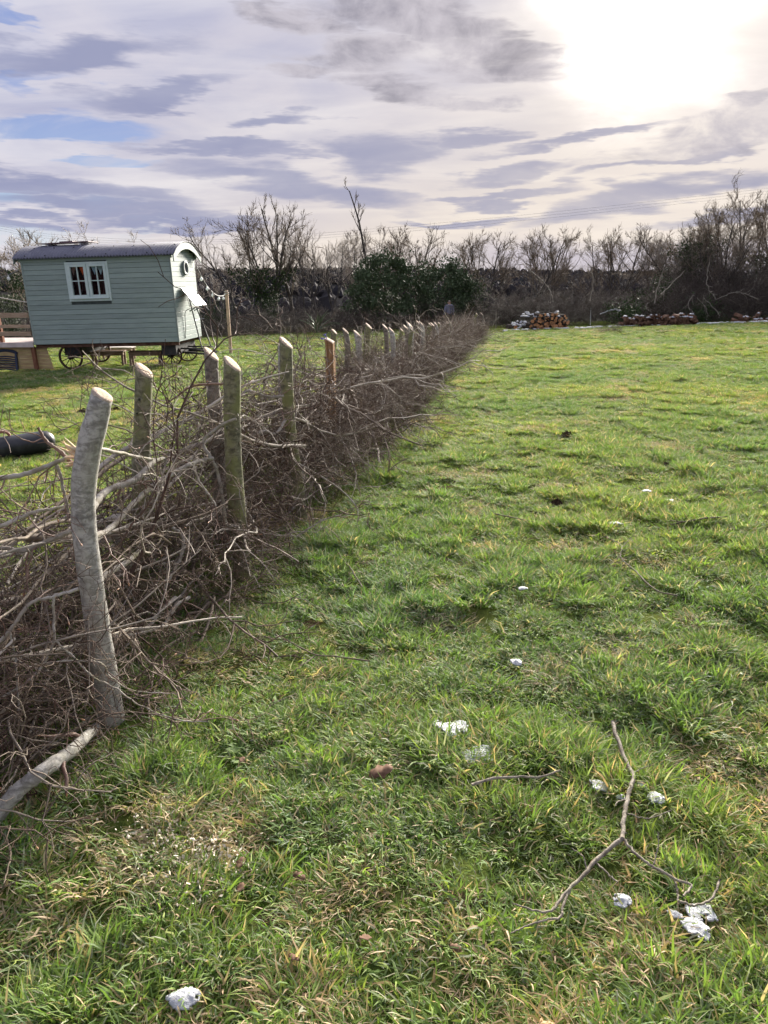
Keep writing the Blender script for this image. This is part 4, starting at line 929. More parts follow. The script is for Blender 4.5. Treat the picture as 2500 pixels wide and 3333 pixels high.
stick('slender forked twig lying in the middle right of the field', [([cR(1040, 1380), cR(890, 1340), cR(760, 1220), cR(660, 1130), cR(660, 1065), cR(550, 990)], .0055, .0025, .03), ([cR(660, 1065), cR(720, 1010), cR(760, 985)], .003, .002, .04), ([cR(520, 1240), cR(600, 1330)], .003, .002, 0)], .045, 'stick_dark')
stick('dark stick lying by the right edge of the field', [([cR(1330, 855), cR(1230, 870), cR(1130, 885), cR(1060, 890), cR(985, 885)], .009, .004, .02)], .05, 'stick_dark')
stick('forked twig lying on the grass right of the bent grey stake', [([cM(630, 995), cM(400, 980), cM(250, 970), cM(80, 878), cM(0, 875), cM(-90, 860)], .005, .0025, .02), ([cM(270, 970), cM(180, 1050), cM(100, 1110)], .004, .002, 0)], .05, 'stick_dark')
stick('short rough stick lying on the grass right of the thick olive stake foot', [([cM(410, 250), cM(460, 310), cM(500, 360), cM(580, 470)], .006, .004, 0)], .04, 'stick_dark')
stick('grey stick beside the small snow patch in mid field', [([(1610, 1690), (1650, 1700), (1700, 1708), (1745, 1716)], .007, .005, .01)], .05, 'stick_dark')
stick('thin twig crossing the grass far right of the hedge middle', [([(2180, 1730), (2270, 1722), (2360, 1715)], .006, .004, .01)], .05, 'stick_dark')
stick('thin curved twig at the far lower left edge', [([(-10, 2720), (30, 2780), (48, 2860), (30, 2960)], .005, .003, .05)], .05, 'stick_dark')

def snow_patch(u, v, wpx, label, asp=.7):
    p = gp(u, v); zc = p[1] * cp - (p[2] - H) * sp; w = wpx * zc / F / 2 * 1.3
    SNOW.append((p[0], p[1] - .02, w)); n = 30; sd = int(u * 7 + v) % 97
    t = np.linspace(-1.35, 1.35, n + 1); X, Y = np.meshgrid(t, t); sc_ = .055 / w
    nz = fbm(X / sc_ * .9 * .06 / .055 + sd, Y / sc_ * .9 + sd, sd, 3); hole = fbm(X * w / .014 + sd, Y * w / .014, sd + 5, 2)
    rr = np.hypot(X, Y) + 1.9 * (nz - nz[10:20, 10:20].mean())
    xs, ys = X * w, Y * w * asp * 1.3
    Z = G(p[0] + xs, p[1] + ys) - p[2] + .034 + .008 * np.clip(1 - rr, 0, 1) + .006 * (hole - .5)
    keep = (rr < .98) & ~((hole > .66) & (rr > .6)); V = np.stack([xs, ys, Z], -1).reshape(-1, 3); fs = []
    for i in range(n):
        for j in range(n):
            if keep[i, j] and keep[i + 1, j] and keep[i, j + 1] and keep[i + 1, j + 1]: fs.append((i * (n + 1) + j, i * (n + 1) + j + 1, (i + 1) * (n + 1) + j + 1, (i + 1) * (n + 1) + j))
    used = sorted({q for f in fs for q in f}); mp = {q: i for i, q in enumerate(used)}
    mb = MB(); mb.add(V[used], [tuple(mp[q] for q in f) for f in fs]); o = mb.build('snow_patch', 'snow', None, True, tuple(p)); sl = o.modifiers.new('thick', 'SOLIDIFY'); sl.thickness = .006; sl.offset = -1
    tag(o, label, 'snow', 'melting snow patches on the grass')
for a in [(1465, 2405, 84, 'rounded lump of old snow in the grass, centre foreground'), (1562, 2492, 66, 'snow lump just below right of the rounded centre lump'),
          (1945, 2578, 52, 'small snow patch left of the forked branch stem'), (2018, 2625, 34, 'snow sliver touching the forked branch stem on its left'), (2085, 2578, 30, 'tiny snow patch touching the forked branch stem on its right'),
          (2135, 2622, 40, 'snow patch a little right of the forked branch stem'), (2190, 3000, 44, 'snow patch between the two twig tips of the forked branch'), (2270, 3035, 62, 'largest snow patch at the lower right, below the twig tips'),
          (2275, 2975, 50, 'icy snow patch behind the right twig tip of the forked branch'), (2020, 2955, 40, 'thin snow patch between the fork arms of the branch'), (605, 3262, 92, 'wide snow patch at the bottom edge, lower left'),
          (2007, 1720, 42, 'snow patch in mid field beside a grey stick'), (1700, 1950, 30, 'small snow patch in the centre of the field'), (1680, 2180, 28, 'small snow fleck right of the forked twig by the hedge'),
          (2105, 1610, 24, 'tiny snow patch far out in the field, right of the molehills'), (2180, 1645, 32, 'thin snow streak far out toward the right edge')]: snow_patch(a[0], a[1], a[2], a[3])
def molehill(u, v, wpx, label):
    p = gp(u, v); zc = p[1] * cp - (p[2] - H) * sp; w = wpx * zc / F / 2; r = np.random.default_rng(int(u + v)); k_, rings = 20, 7; V = []
    for i in range(rings + 1):
        f = i / rings
        for j in range(k_):
            t = j * 2 * PI / k_; ed = 1 + r.normal(0, .09); x = w * f * ed * math.cos(t); y = w * f * ed * math.sin(t)
            V.append((x, y, float(G(p[0] + x, p[1] + y)) - p[2] + w * .45 * (1 - f) ** 1.1 + r.normal(0, .012) + .012))
    mb = MB(); mb.add(V, [(i * k_ + j, i * k_ + (j + 1) % k_, (i + 1) * k_ + (j + 1) % k_, (i + 1) * k_ + j) for i in range(rings) for j in range(k_)])
    o = mb.build('molehill', 'soil', None, False, tuple(p)); tag(o, label, 'molehill', 'molehills in the pasture'); SNOW.append((p[0], p[1], w * .8))
for a in [(1846, 1421, 62, 'largest dark molehill in the middle of the field'), (1960, 1443, 44, 'small molehill just right of the largest one'), (1890, 1470, 34, 'small low molehill below the largest one'), (2176, 1517, 34, 'small molehill toward the right edge of the field'),
          (1812, 1640, 48, 'low molehill nearer the camera, below the group of three'), (272, 1343, 42, 'molehill on the lawn behind the straight knotty stake'), (378, 1337, 40, 'low molehill on the lawn right of the straight knotty stake'), (2370, 1290, 34, 'grey tuft covered molehill far right in the field')]: molehill(*a)
def dead_leaf(u, v, wpx, label):
    p = gp(u, v, .035); zc = p[1] * cp - (p[2] - H) * sp; w = wpx * zc / F / 2; r = np.random.default_rng(int(u)); mb = MB(); V = []
    for i in range(7):
        f = i / 6 * 2 - 1; ww = .42 * w * math.cos(f * 1.45) * (1 + .7 * (i % 2)) + .03 * w
        for sd in (-1, 0, 1): V.append((f * w, sd * ww, .10 * w * abs(sd) * r.uniform(-.5, 1) + .05 * w * math.sin(i * 1.7)))
    mb.add(V, [(i * 3 + a, i * 3 + a + 1, i * 3 + a + 4, i * 3 + a + 3) for i in range(6) for a in range(2)])
    o = mb.build('dead_leaf', 'leaf_dead', None, True, tuple(p)); o.rotation_euler = (r.normal(0, .2), r.normal(0, .2), r.uniform(0, 6)); s_ = o.modifiers.new('thick', 'SOLIDIFY'); s_.thickness = .0012
    tag(o, label, 'leaf', 'dead leaves in the grass')
for a in [(1240, 2545, 85, 'large curled brown leaf in the centre foreground grass'), (785, 2828, 48, 'brown leaf beside the scattered wood chips'), (785, 2915, 40, 'reddish leaf below the wood chips'), (975, 2885, 50, 'flat brown leaf right of the wood chips'),
          (1190, 3095, 50, 'brown leaf in dark grass near the bottom centre'), (960, 3160, 46, 'dark brown leaf near the bottom left centre'), (1480, 3130, 44, 'curled brown leaf near the bottom right centre'), (790, 2500, 30, 'small red brown leaf near the bent stake foot, right')]: dead_leaf(*a)
def chips():
    r = np.random.default_rng(77); mb = MB()
    for cu_, cv, su, sv, n in ((560, 2770, 80, 50, 180), (690, 2800, 60, 35, 260), (500, 2670, 50, 40, 60), (640, 2890, 90, 45, 150), (420, 2760, 80, 60, 60)):
        for i in range(n):
            p = gp(r.normal(cu_, su), r.normal(cv, sv), .018 + abs(r.normal(0, .018))); s_ = r.uniform(.0012, .004) * r.choice([1, 1, 1.6]); a = unit(r.normal(0, 1, 3)); b = unit(np.cross(a, r.normal(0, 1, 3))); c = np.cross(a, b)
            mb.add([p + a * s_ * 1.6, p + b * s_, p - a * s_ * 1.6, p - b * s_, p + c * s_ * .4], [(0, 1, 4), (1, 2, 4), (2, 3, 4), (3, 0, 4), (3, 2, 1, 0)])
    M['chip'] = pm('pale wood chips', (.62, .54, .40), (.76, .70, .58), 50, .8)
    o = mb.build('wood_chips', 'chip', None, False); tag(o, 'pale wood chips scattered on the trampled grass near the bent stake', 'wood chips', kind='stuff')
chips()
P_, R_, S_, I_, T_ = grass_points()
scatter('grass', protos, P_, R_, S_, I_, T_, 'rough tussocky pasture grass with straw patches', 'grass')

# ------------------------------------------------------------------ log piles at the far side of the field
M['log_bark'] = pm('dark log bark', (.045, .035, .028), (.10, .08, .065), 12, .9, 5, .5)
M['log_end'] = pm('orange sawn log end', (.40, .18, .08), (.54, .30, .15), 12, .75, 5, .1, rnd=.25)
M['log_split'] = pm('red brown split firewood', (.10, .055, .037), (.20, .12, .08), 9, .85, 5, .2, rnd=.35)
def log_mesh(seed, rad, L):
    r = np.random.default_rng(seed); mb = MB(); k_ = 12; n = 5; P = np.stack([np.linspace(-L / 2, L / 2, n), r.normal(0, rad * .1, n), r.normal(0, rad * .1, n)], 1)
    mb.tube(P, rad * (1 + r.normal(0, .05, n)), k_); a = mb.mesh('log', 'log_bark')
    mb2 = MB(); th = np.arange(16) * 2 * PI / 16
    for e, sgn in ((P[-1], 1),):
        mb2.add([(e[0] + sgn * .002, e[1] + rad * .97 * math.cos(t), e[2] + rad * .97 * math.sin(t)) for t in th] + [(e[0] + sgn * .006, e[1], e[2])], [(j, (j + 1) % 16, 16) if sgn > 0 else ((j + 1) % 16, j, 16) for j in range(16)])
    return a, mb2.mesh('cut_face', 'log_end', False)
LOGS = [log_mesh(i, rd, .8) for i, rd in enumerate((.045, .06, .075, .095, .12))]
def put_log(p, kind, yaw, tilt, label, group):
    a, b = LOGS[kind]; t = thing('log', label, 'log', tuple(p), group); t.rotation_euler = (0, tilt, yaw)
    obj('bark', a, t); obj('cut_face', b, t)
ORD = ordi + ['twenty-' + q for q in ordi[:9]] + ['thirtieth']
LAYER = ['bottom layer', 'second layer', 'third layer', 'fourth layer', 'fifth layer', 'top layer']
o1, o2 = gp(1722, 1071), gp(1846, 1070); o1[1] = o2[1] = 37.2; o1[0], o2[0] = (1722 - CX) / F * 36, (1846 - CX) / F * 36
r = np.random.default_rng(5); z = 0; xx = o1[0]; pile_top = []
rows = [(0., 19, [2, 3, 1, 4, 2, 3]), (.16, 17, [2, 1, 3, 2, 0, 3]), (.31, 14, [1, 2, 0, 2, 3]), (.44, 11, [1, 0, 2, 1]), (.55, 7, [0, 1, 2]), (.64, 4, [1, 0])]
for ri, (zz, n, kinds) in enumerate(rows):
    for i in range(n):
        f = (i + .5 + r.uniform(-.3, .3)) / n; x = o1[0] + (o2[0] - o1[0]) * (.03 * ri + .02 + f * (.97 - .06 * ri)); kd = kinds[r.integers(len(kinds))]; y = 37.2 + r.uniform(-.18, .18)
        zz_ = float(G(x, 37.2)) + zz + (.045, .06, .075, .095, .12)[kd] * .9 + r.normal(0, .02)
        put_log((x, y, zz_), kd, -PI / 2 + r.normal(0, .25), r.normal(0, .06), 'sawn log, %s from the left in the %s of the tall log pile' % (ORD[i], LAYER[ri]), 'logs of the tall pile')
        if ri > 2: pile_top.append((x, y, zz_ + .09))
p = gp(1665, 1073); put_log(p + (0, 0, .12), 4, -PI / 2 + .4, 0, 'single fat log lying apart to the left of the tall log pile', None)
p = gp(1712, 1070); put_log(p + (0, 0, .10), 3, -PI / 2 + .2, 0, 'sawn log at the left foot of the tall log pile, under the snow', None)
# long low row of split firewood
def wedge(seed):
    r = np.random.default_rng(seed); mb = MB(); L = .2; a = [(-.09 + r.normal(0, .012), -.06), (.09 + r.normal(0, .012), -.05), (.05, .07 + r.normal(0, .01)), (-.05, .06)]
    mb.add([(x, -L, z) for x, z in a] + [(x, L, z) for x, z in a], [(0, 1, 2, 3), (7, 6, 5, 4), (0, 4, 5, 1), (1, 5, 6, 2), (2, 6, 7, 3), (3, 7, 4, 0)]); return mb.mesh('firewood', 'log_split', False)
WED = [wedge(60 + i) for i in range(5)]
f0, f1 = (2030 - CX) / F * 35.2, (2268 - CX) / F * 34.3; snowtop = []
for ri, (zz, n) in enumerate(((.05, 30), (.18, 28), (.30, 22), (.41, 9))):
    for i in range(n):
        f = (i + .5 + r.uniform(-.3, .3)) / n; x = f0 + (f1 - f0) * f; y = 36.6 - .9 * f + r.uniform(-.08, .08); z = float(G(x, y)) + zz + r.normal(0, .015)
        o = obj('firewood', WED[r.integers(5)], None, (x, y, z)); o.rotation_euler = (r.normal(0, .25), r.uniform(-.9, .9) + (PI if r.uniform() < .5 else 0), r.normal(0, .5))
        tag(o, 'split firewood, %s from the left in the %s of the long low row' % (ORD[i], ['bottom layer', 'second layer', 'third layer', 'top layer'][ri]), 'firewood', 'split firewood in the low row')
        if ri >= 2 and r.uniform() < .75: snowtop.append((x, y, z + .065))
loose_u = np.sort(r.uniform(2385, 2545, 22))
for i in range(22):
    x = (loose_u[i] - CX) / F * 35; y = 36.2 + r.uniform(-.4, .5); z = float(G(x, y)) + .06 + .13 * (i % 3 == 0) + (.12 if i % 5 == 0 else 0)
    o = obj('firewood', WED[r.integers(5)], None, (x, y, z)); o.rotation_euler = (r.normal(0, .4), r.uniform(0, 6), r.uniform(0, 6)); tag(o, 'split firewood, %s from the left in the loose scatter at the right edge' % ORD[i], 'firewood', 'loose firewood at the right edge')
    if r.uniform() < .7: snowtop.append((x, y, z + .06))
def snow_bits(name, pts, label, s0=.07, s1=.17):
    mb = MB(); r = np.random.default_rng(len(pts))
    for q in pts:
        k_ = 9; s_ = r.uniform(s0, s1); V = []
        for f, h_ in ((1, 0), (.8, .035), (.4, .055)):
            for j in range(k_):
                t = j * 2 * PI / k_; e = 1 + r.normal(0, .12); V.append((q[0] + s_ * f * e * math.cos(t), q[1] + s_ * f * e * math.sin(t), q[2] + h_ + r.normal(0, .006)))
        mb.add(V, [(i * k_ + j, i * k_ + (j + 1) % k_, (i + 1) * k_ + (j + 1) % k_, (i + 1) * k_ + j) for i in range(2) for j in range(k_)] + [tuple(2 * k_ + j for j in range(k_)), tuple(reversed(range(k_)))])
    o = mb.build(name, 'snow', None); tag(o, label, 'snow', kind='stuff')
snow_bits('snow_cover', [q for q in snowtop], 'thin snow lying on the firewood row', .05, .13)
lp = [(o1[0] - .35 + r.uniform(-.5, .35), 37.3 + r.uniform(-.2, .6), float(G(o1[0], 37.2)) + r.uniform(.0, .35)) for i in range(26)] + [pile_top[i] for i in r.integers(0, len(pile_top), 16)] + [(x_, y_, float(G(x_, y_)) + .55 + r.uniform(0, .25)) for x_, y_ in zip(r.uniform(o1[0] - .3, o1[0] + .6, 16), r.uniform(37.6, 38.2, 16))]
snow_bits('snow_cover', lp, 'snow lying on and beside the tall log pile', .05, .12)
strip = []
for i in range(130):
    u = r.uniform(1640, 2500); y = np.interp(u, [1640, 2050, 2500], [36.6, 36.4, 35.6]) + r.normal(0, .18); x = (u - CX) / F * (y * cp + .7); strip.append((x, y, float(G(x, y)) + .01))
snow_bits('snow_cover', strip, 'thin frosty snow along the far edge of the field below the log piles', .06, .2)
M['white_stake'] = pm('white marker', (.7, .7, .7), (.8, .8, .8), 6, .5)
for u0, v0, v1, lab in ((1922, 1058, 1004, 'thin white marker stake standing between the two log piles'), (1614, 1075, 1012, 'thin grey marker stake left of the tall log pile')):
    p = gp(u0, v0); q = at(u0 + 1, v1, p[1]); t = MB(); t.bar((0, 0, -.1), q - p, .05, .03); o = t.build('marker_stake', 'white_stake' if u0 > 1700 else 'stick', None, False, tuple(p)); tag(bevel(o, .008), lab, 'stake')

# ------------------------------------------------------------------ brush, thickets
def thickets():
    pr = [sprig(400 + i, L, .013, 13, 5, .15, .0, .3).mesh('brush_sprig', 'thicket', True, 'thin') for i, L in enumerate((1.6, 2.0, 2.4, 1.8, 2.2))]
    pr += [sprig(450 + i, L, .008, 16, 5, .2, -.02, .35).mesh('brush_sprig', 'thicket', True, 'thin') for i, L in enumerate((1.0, 1.2, 1.4))]
    def lay(name, n, fx, label, seed):
        r = np.random.default_rng(seed); pos, rot, sc, idx, ti = [], [], [], [], []
        for i in range(n):
            x, y, hgt, yaw, pit, s_, k_, t = fx(r); pos.append((x, y, float(macro(x, y)) + hgt)); rot.append((r.uniform(0, 6.28), -pit, yaw)); sc.append((s_,) * 3); idx.append(k_); ti.append(t)
        scatter(name, pr, pos, rot, sc, idx, ti, label, 'brushwood')
    # cut brush heaped along the far side of the left lawn
    def heap(r):
        y = r.uniform(42.5, 47); u = r.uniform(-120, 1560); x = (u - CX) / F * y * .96; return x, y, r.uniform(0, .95) * (1 - abs(y - 44.5) / 5), r.uniform(0, 6.28), r.normal(.05, .25), r.uniform(.7, 1.2), int(r.integers(0, 8)), np.clip(r.normal(.42, .28), 0, 1)
    lay('brush_heap', 900, heap, 'long heap of cut dark branches across the far end of the left lawn', 1)
    # upright bramble and sapling thicket behind
    def thick(r):
        y = r.uniform(47, 58); u = r.uniform(-200, 1700); x = (u - CX) / F * y * .96; return x, y, r.uniform(0, .5), r.uniform(0, 6.28), r.normal(1.15, .3), r.uniform(.5, 1.05), int(r.integers(0, 8)), np.clip(r.normal(.35, .25), 0, 1)
    lay('thicket', 1000, thick, 'dense winter thicket of saplings behind the brush heap on the left', 2)
    def heap2(r):
        u = r.uniform(1600, 2600); y = np.interp(u, [1600, 2050, 2600], [39, 38.4, 37.6]) + r.uniform(.4, 4.); x = (u - CX) / F * y * .97; return x, y, r.uniform(0, 1.15), r.uniform(0, 6.28), r.normal(.2, .4), r.uniform(.6, 1.1), int(r.integers(0, 8)), np.clip(r.normal(.40, .28), 0, 1)
    lay('brush_heap', 900, heap2, 'heap of cut branches behind the log piles on the right', 3)
    def thick2(r):
        u = r.uniform(1560, 2650); y = r.uniform(42, 52); x = (u - CX) / F * y * .97; return x, y, r.uniform(0, .5), r.uniform(0, 6.28), r.normal(1.05, .35), r.uniform(.45, .95), int(r.integers(0, 8)), np.clip(r.normal(.45, .28), 0, 1)
    lay('thicket', 850, thick2, 'dense winter thicket behind the log piles on the right', 4)
    def thick3(r):
        u = r.uniform(2150, 2680); y = r.uniform(41, 46); x = (u - CX) / F * y * .97; return x, y, r.uniform(0, 1.6) * np.interp(u, [2150, 2350], [.3, 1]), r.uniform(0, 6.28), r.normal(.8, .5), r.uniform(.9, 1.6), int(r.integers(0, 8)), np.clip(r.normal(.35, .25), 0, 1)
    lay('thicket', 420, thick3, 'high tangled scrub at the right side of the field', 5)
    def spoke(r):
        p = gp(1985, 1082); return p[0] + r.normal(0, .22), p[1] + r.normal(0, .12), r.uniform(0, .12), r.uniform(0, 6.28), r.normal(.15, .2), r.uniform(.3, .5), int(r.integers(5, 8)), r.uniform(.2, .6)
    lay('twig_pile', 30, spoke, 'small low pile of twigs on the grass in front of the log piles', 6)
thickets()

# ------------------------------------------------------------------ trees
_k = {}; TOPZ = {}
def tree_meshes(key):
    if key not in _k:
        seed, h, stems, spread, slim, up, lean, tr, pale, dens = key
        A, B = tree(seed, h, stems, spread, slim, up, lean, tr, None, dens); _k[key] = (A.mesh('trunk', 'trunk'), B.mesh('crown', 'tree_twig_pale' if pale else 'tree_twig'), A)
    if key not in TOPZ: TOPZ[key] = float(np.percentile(np.concatenate(B.V)[:, 2], 99.7))
    return _k[key]
KIND = dict(multi=(1, 6, 3, 1.2, 1., .05, (0, 0), .30, False, 1.), multi2=(2, 6, 2, 1.0, 1., .05, (.05, 0), .35, True, 1.05), single=(3, 6, 1, 1.2, 1.15, .04, (-.05, 0), .30, False, 1.15), tall=(4, 8, 1, .6, .75, .10, (.02, 0), .30, True, 1.1),
            slim=(5, 8, 1, .45, .42, .12, (.03, 0), .45, True, .95), wind=(6, 6, 2, .9, 1., .05, (-.18, 0), .35, True, 1.), round=(7, 6, 1, 1.6, 1.25, .02, (0, 0), .35, True, 1.2), pale=(8, 6, 2, 1.2, 1., .05, (0, 0), .3, True, 1.05), big=(9, 8, 2, 1.5, 1.15, .03, (.06, 0), .25, False, 1.2), slim2=(10, 8, 1, .5, .5, .11, (-.02, 0), .25, True, 1.))
def put_tree(u, vtop, Y, kind, label, ivy=0, yaw=None):
    u, vtop = u * S, vtop * S
    x = (u - CX) / F * Y * .965; z = float(macro(x, Y)); top = at(u, vtop, Y)[2]; key = KIND[kind]; a, b, A = tree_meshes(key)
    s_ = (top - z) / TOPZ[key] * 1.01
    t = thing('bare_tree' if not ivy else 'ivy_clad_tree', label, 'tree', (x, Y, z), 'winter trees beyond the field', random.uniform(-.5, .5) if yaw is None else yaw); t.scale = (s_, s_, s_)
    obj('trunk', a, t); obj('crown', b, t)
    if ivy:
        r = np.random.default_rng(int(u)); V = np.concatenate(A.V); V = V[(V[:, 2] < key[1] * (.42 if ivy == 1 else .72)) & (V[:, 2] > .3)]
        if ivy == 2: V = V[np.hypot(V[:, 0], V[:, 1]) < 1.9]
        P = V[r.integers(0, len(V), 1500 if ivy == 1 else 4200)] + r.normal(0, .12 if ivy == 1 else .22, (1500 if ivy == 1 else 4200, 3)); mb = MB(); leaves(mb, r, P, .10); mb.build('ivy', 'ivy', t, False)
for a in [
    (14, 500, 46, 'big', 'dark bare tree with stubby limbs at the left edge'), (48, 512, 50, 'multi', 'bare tree between the left edge tree and the hut roof'), (100, 500, 62, 'pale', 'pale bare tree behind the left end of the hut roof'),
    (150, 492, 64, 'wind', 'pale feathery tree behind the roof panel'), (205, 496, 66, 'multi2', 'bare tree left of the rounded tree behind the hut roof'), (252, 480, 64, 'round', 'rounded pale bare tree behind the middle of the hut roof'),
    (352, 500, 68, 'round', 'small rounded bare tree behind the right end of the hut roof'), (432, 532, 70, 'pale', 'faint pale tree just right of the hut end'), (470, 548, 80, 'pale', 'small faint tree between the hut and the tall bare group'),
    (538, 470, 56, 'wind', 'leaning bare tree at the left of the tall bare group'), (572, 438, 54, 'multi', 'ivy clad bare tree in the tall bare group', 1), (603, 428, 57, 'tall', 'tall bare tree in the middle of the tall bare group'),
    (634, 424, 58, 'slim2', 'tallest slim tree at the right of the tall bare group'), (662, 498, 55, 'multi2', 'shorter bare tree right of the tall bare group'), (704, 478, 54, 'wind', 'wind swept bare tree with feathery crown left of the holly'),
    (742, 470, 55, 'wind', 'wind swept bare tree with dark trunk next to the holly'), (775, 500, 62, 'pale', 'low bare tree behind the left side of the holly'), (806, 388, 58, 'slim', 'very tall slender tree rising above the holly'),
    (846, 492, 60, 'pale', 'bare tree behind the middle of the holly'), (884, 486, 58, 'multi', 'spreading bare tree between the two hollies'), (918, 500, 60, 'multi2', 'bare tree behind the left side of the right holly'),
    (952, 512, 62, 'single', 'bare tree behind the right holly'), (1046, 498, 54, 'multi', 'spreading bare tree first right of the hollies'), (1094, 508, 56, 'multi2', 'bare tree second right of the hollies'),
    (1134, 506, 55, 'single', 'bare tree third right of the hollies, above the tall log pile'), (1172, 490, 58, 'multi', 'bare tree fourth right of the hollies, above the tall log pile'), (1204, 488, 56, 'multi2', 'bare tree fifth right of the hollies, right of the tall log pile'),
    (1246, 512, 60, 'single', 'lower bare tree above the white marker stake'), (1290, 490, 54, 'big', 'broad dark bare tree right of the white marker stake'), (1330, 488, 56, 'multi', 'dark bare tree above the left end of the firewood row'),
    (1368, 498, 55, 'single', 'dark crooked bare tree above the firewood row'), (1404, 494, 57, 'multi2', 'bare tree above the right end of the firewood row'), (1438, 498, 54, 'multi', 'bare tree left of the dark ivy tree'), (1466, 484, 52, 'wind', 'bare tree leaning beside the dark ivy tree'),
    (1532, 436, 47, 'big', 'dark ivy covered tree left of the tall right edge tree', 2), (1600, 374, 48, 'big', 'tall spreading bare tree near the right edge', 1), (1650, 400, 50, 'multi', 'bare tree cut by the right edge of the picture', 1), (1490, 484, 46, 'multi2', 'smaller ivy covered tree above the end of the firewood row', 2), (1570, 425, 49, 'multi', 'many stemmed bare tree under the tall right edge tree'), (1618, 392, 46, 'single', 'broad bare tree in front of the tall right edge tree'), (1545, 458, 45, 'multi', 'twiggy bare tree in front of the dark ivy covered tree'), (1510, 500, 44, 'single', 'low twiggy tree at the left foot of the right hand scrub')]:
    put_tree(*a)
def holly(u, vtop, wpx, Y, label, seed, n=11000):
    u, vtop, wpx = u * S, vtop * S, wpx * S; x = (u - CX) / F * Y * .965; z = float(macro(x, Y)); h = at(u, vtop, Y)[2] - z; w = wpx * Y / F / 2; r = np.random.default_rng(seed)
    t = thing('holly_bush', label, 'bush', (x, Y, z), 'hollies beyond the hedge'); A, B = tree(seed, h * .95, 4, 1.6, 1., .05, (0, 0), .1, h * .012, .55)
    A.build('trunk', 'trunk', t); B.build('twigs', 'tree_twig', t)
    cl = []; 
    for i in range(110):
        zz = r.uniform(.03, 1); ww = w * math.sqrt(max(.05, 1 - (zz * 1.02 - .32) ** 2 * 1.7)); a = r.uniform(0, 6.28); rr = ww * math.sqrt(r.uniform(.15, 1)); cl.append((rr * math.cos(a), rr * math.sin(a) * .8, zz * h * .95, r.uniform(.16, .5)))
    cl = np.array(cl); ci = r.integers(0, len(cl), n); P = cl[ci, :3] + r.normal(0, 1, (n, 3)) * cl[ci, 3:] * .62; P[:, 2] = np.abs(P[:, 2])
    mb = MB(); leaves(mb, r, P, .14); mb.build('crown', 'holly', t, False)
holly(828, 548, 150, 46, 'dark green holly bush left of the standing person', 21)
holly(955, 562, 140, 46.5, 'dark green holly bush right behind the standing person', 22)
def green_bush(u, vtop, wpx, Y, mat, label, seed, n=1500):
    u, vtop, wpx = u * S, vtop * S, wpx * S; x = (u - CX) / F * Y * .965; z = float(macro(x, Y)); h = max(at(u, vtop, Y)[2] - z, .3); w = wpx * Y / F / 2; r = np.random.default_rng(seed)
    t = thing('evergreen_shrub', label, 'shrub', (x, Y, z), 'evergreen shrubs among the thicket'); mb = MB()
    for i in range(7): limb(mb, r, (r.normal(0, w * .2), r.normal(0, w * .2), -.05), unit((r.normal(0, .5), r.normal(0, .5), 1)), h * .8, .02, 5, .2, .05, 4)
    mb.build('stem', 'trunk', t)
    cl = np.stack([r.uniform(-w, w, 16), r.uniform(-w, w, 16) * .7, r.uniform(.15, 1, 16) * h], 1); P = cl[r.integers(0, 16, n)] + r.normal(0, 1, (n, 3)) * (w * .22 + .1); P[:, 2] = np.abs(P[:, 2]); mb = MB(); leaves(mb, r, P, .085); mb.build('crown', mat, t, False)
for a in [(18, 590, 60, 43, 'ivy', 'ivy tangle at the left edge below the dark tree', 31, 3500), (470, 660, 60, 47, 'ivy', 'ivy covered stump right of the hut end', 32), (1345, 664, 60, 38.6, 'spruce', 'heap of green boughs left of the firewood row', 33), (1520, 664, 80, 39, 'spruce', 'green boughs at the foot of the right hand scrub', 34), (1390, 622, 60, 41, 'ivy', 'yellow green shrub behind the firewood row', 35), (1430, 605, 36, 43, 'spruce', 'small green shrub above the firewood row', 36), (1100, 670, 50, 46, 'spruce', 'low green shrub left of the tall log pile', 37), (1020, 610, 60, 47, 'ivy', 'ivy mass at the right side of the right holly', 38, 2500), (590, 620, 36, 52, 'ivy', 'ivy column inside the tall bare group', 39)]: green_bush(*a)
# spiky flax plant
fp = gp(1030, 1082); fx_ = (1030 - CX) / F * 42 * .965; fl = thing('flax_plant', 'spiky pale green flax plant in front of the thicket', 'plant', (fx_, 42, float(macro(fx_, 42)))); r = np.random.default_rng(4)
for i in range(26):
    a = r.uniform(0, 6.28); L = r.uniform(.9, 1.7); e = r.uniform(.8, 1.45); P = [(0, 0, 0)]; d = e
    for j in range(5): P.append((P[-1][0] + L / 5 * math.cos(d) * math.cos(a), P[-1][1] + L / 5 * math.cos(d) * math.sin(a), P[-1][2] + L / 5 * math.sin(d))); d -= r.uniform(.05, .35)
    mb = MB(); sd = np.array((-math.sin(a), math.cos(a), 0)); P = np.array(P); w = .045 * np.array([.8, 1, 1, .8, .5, .06])[:, None]
    mb.add(np.concatenate([P - sd * w, P + (0, 0, -.02), P + sd * w]), [(j, j + 1, 7 + j, 6 + j) for j in range(5)] + [(6 + j, 7 + j, 13 + j, 12 + j) for j in range(5)]); o = mb.build('leaf', 'flax', fl, False); sm = o.modifiers.new('thick', 'SOLIDIFY'); sm.thickness = .004
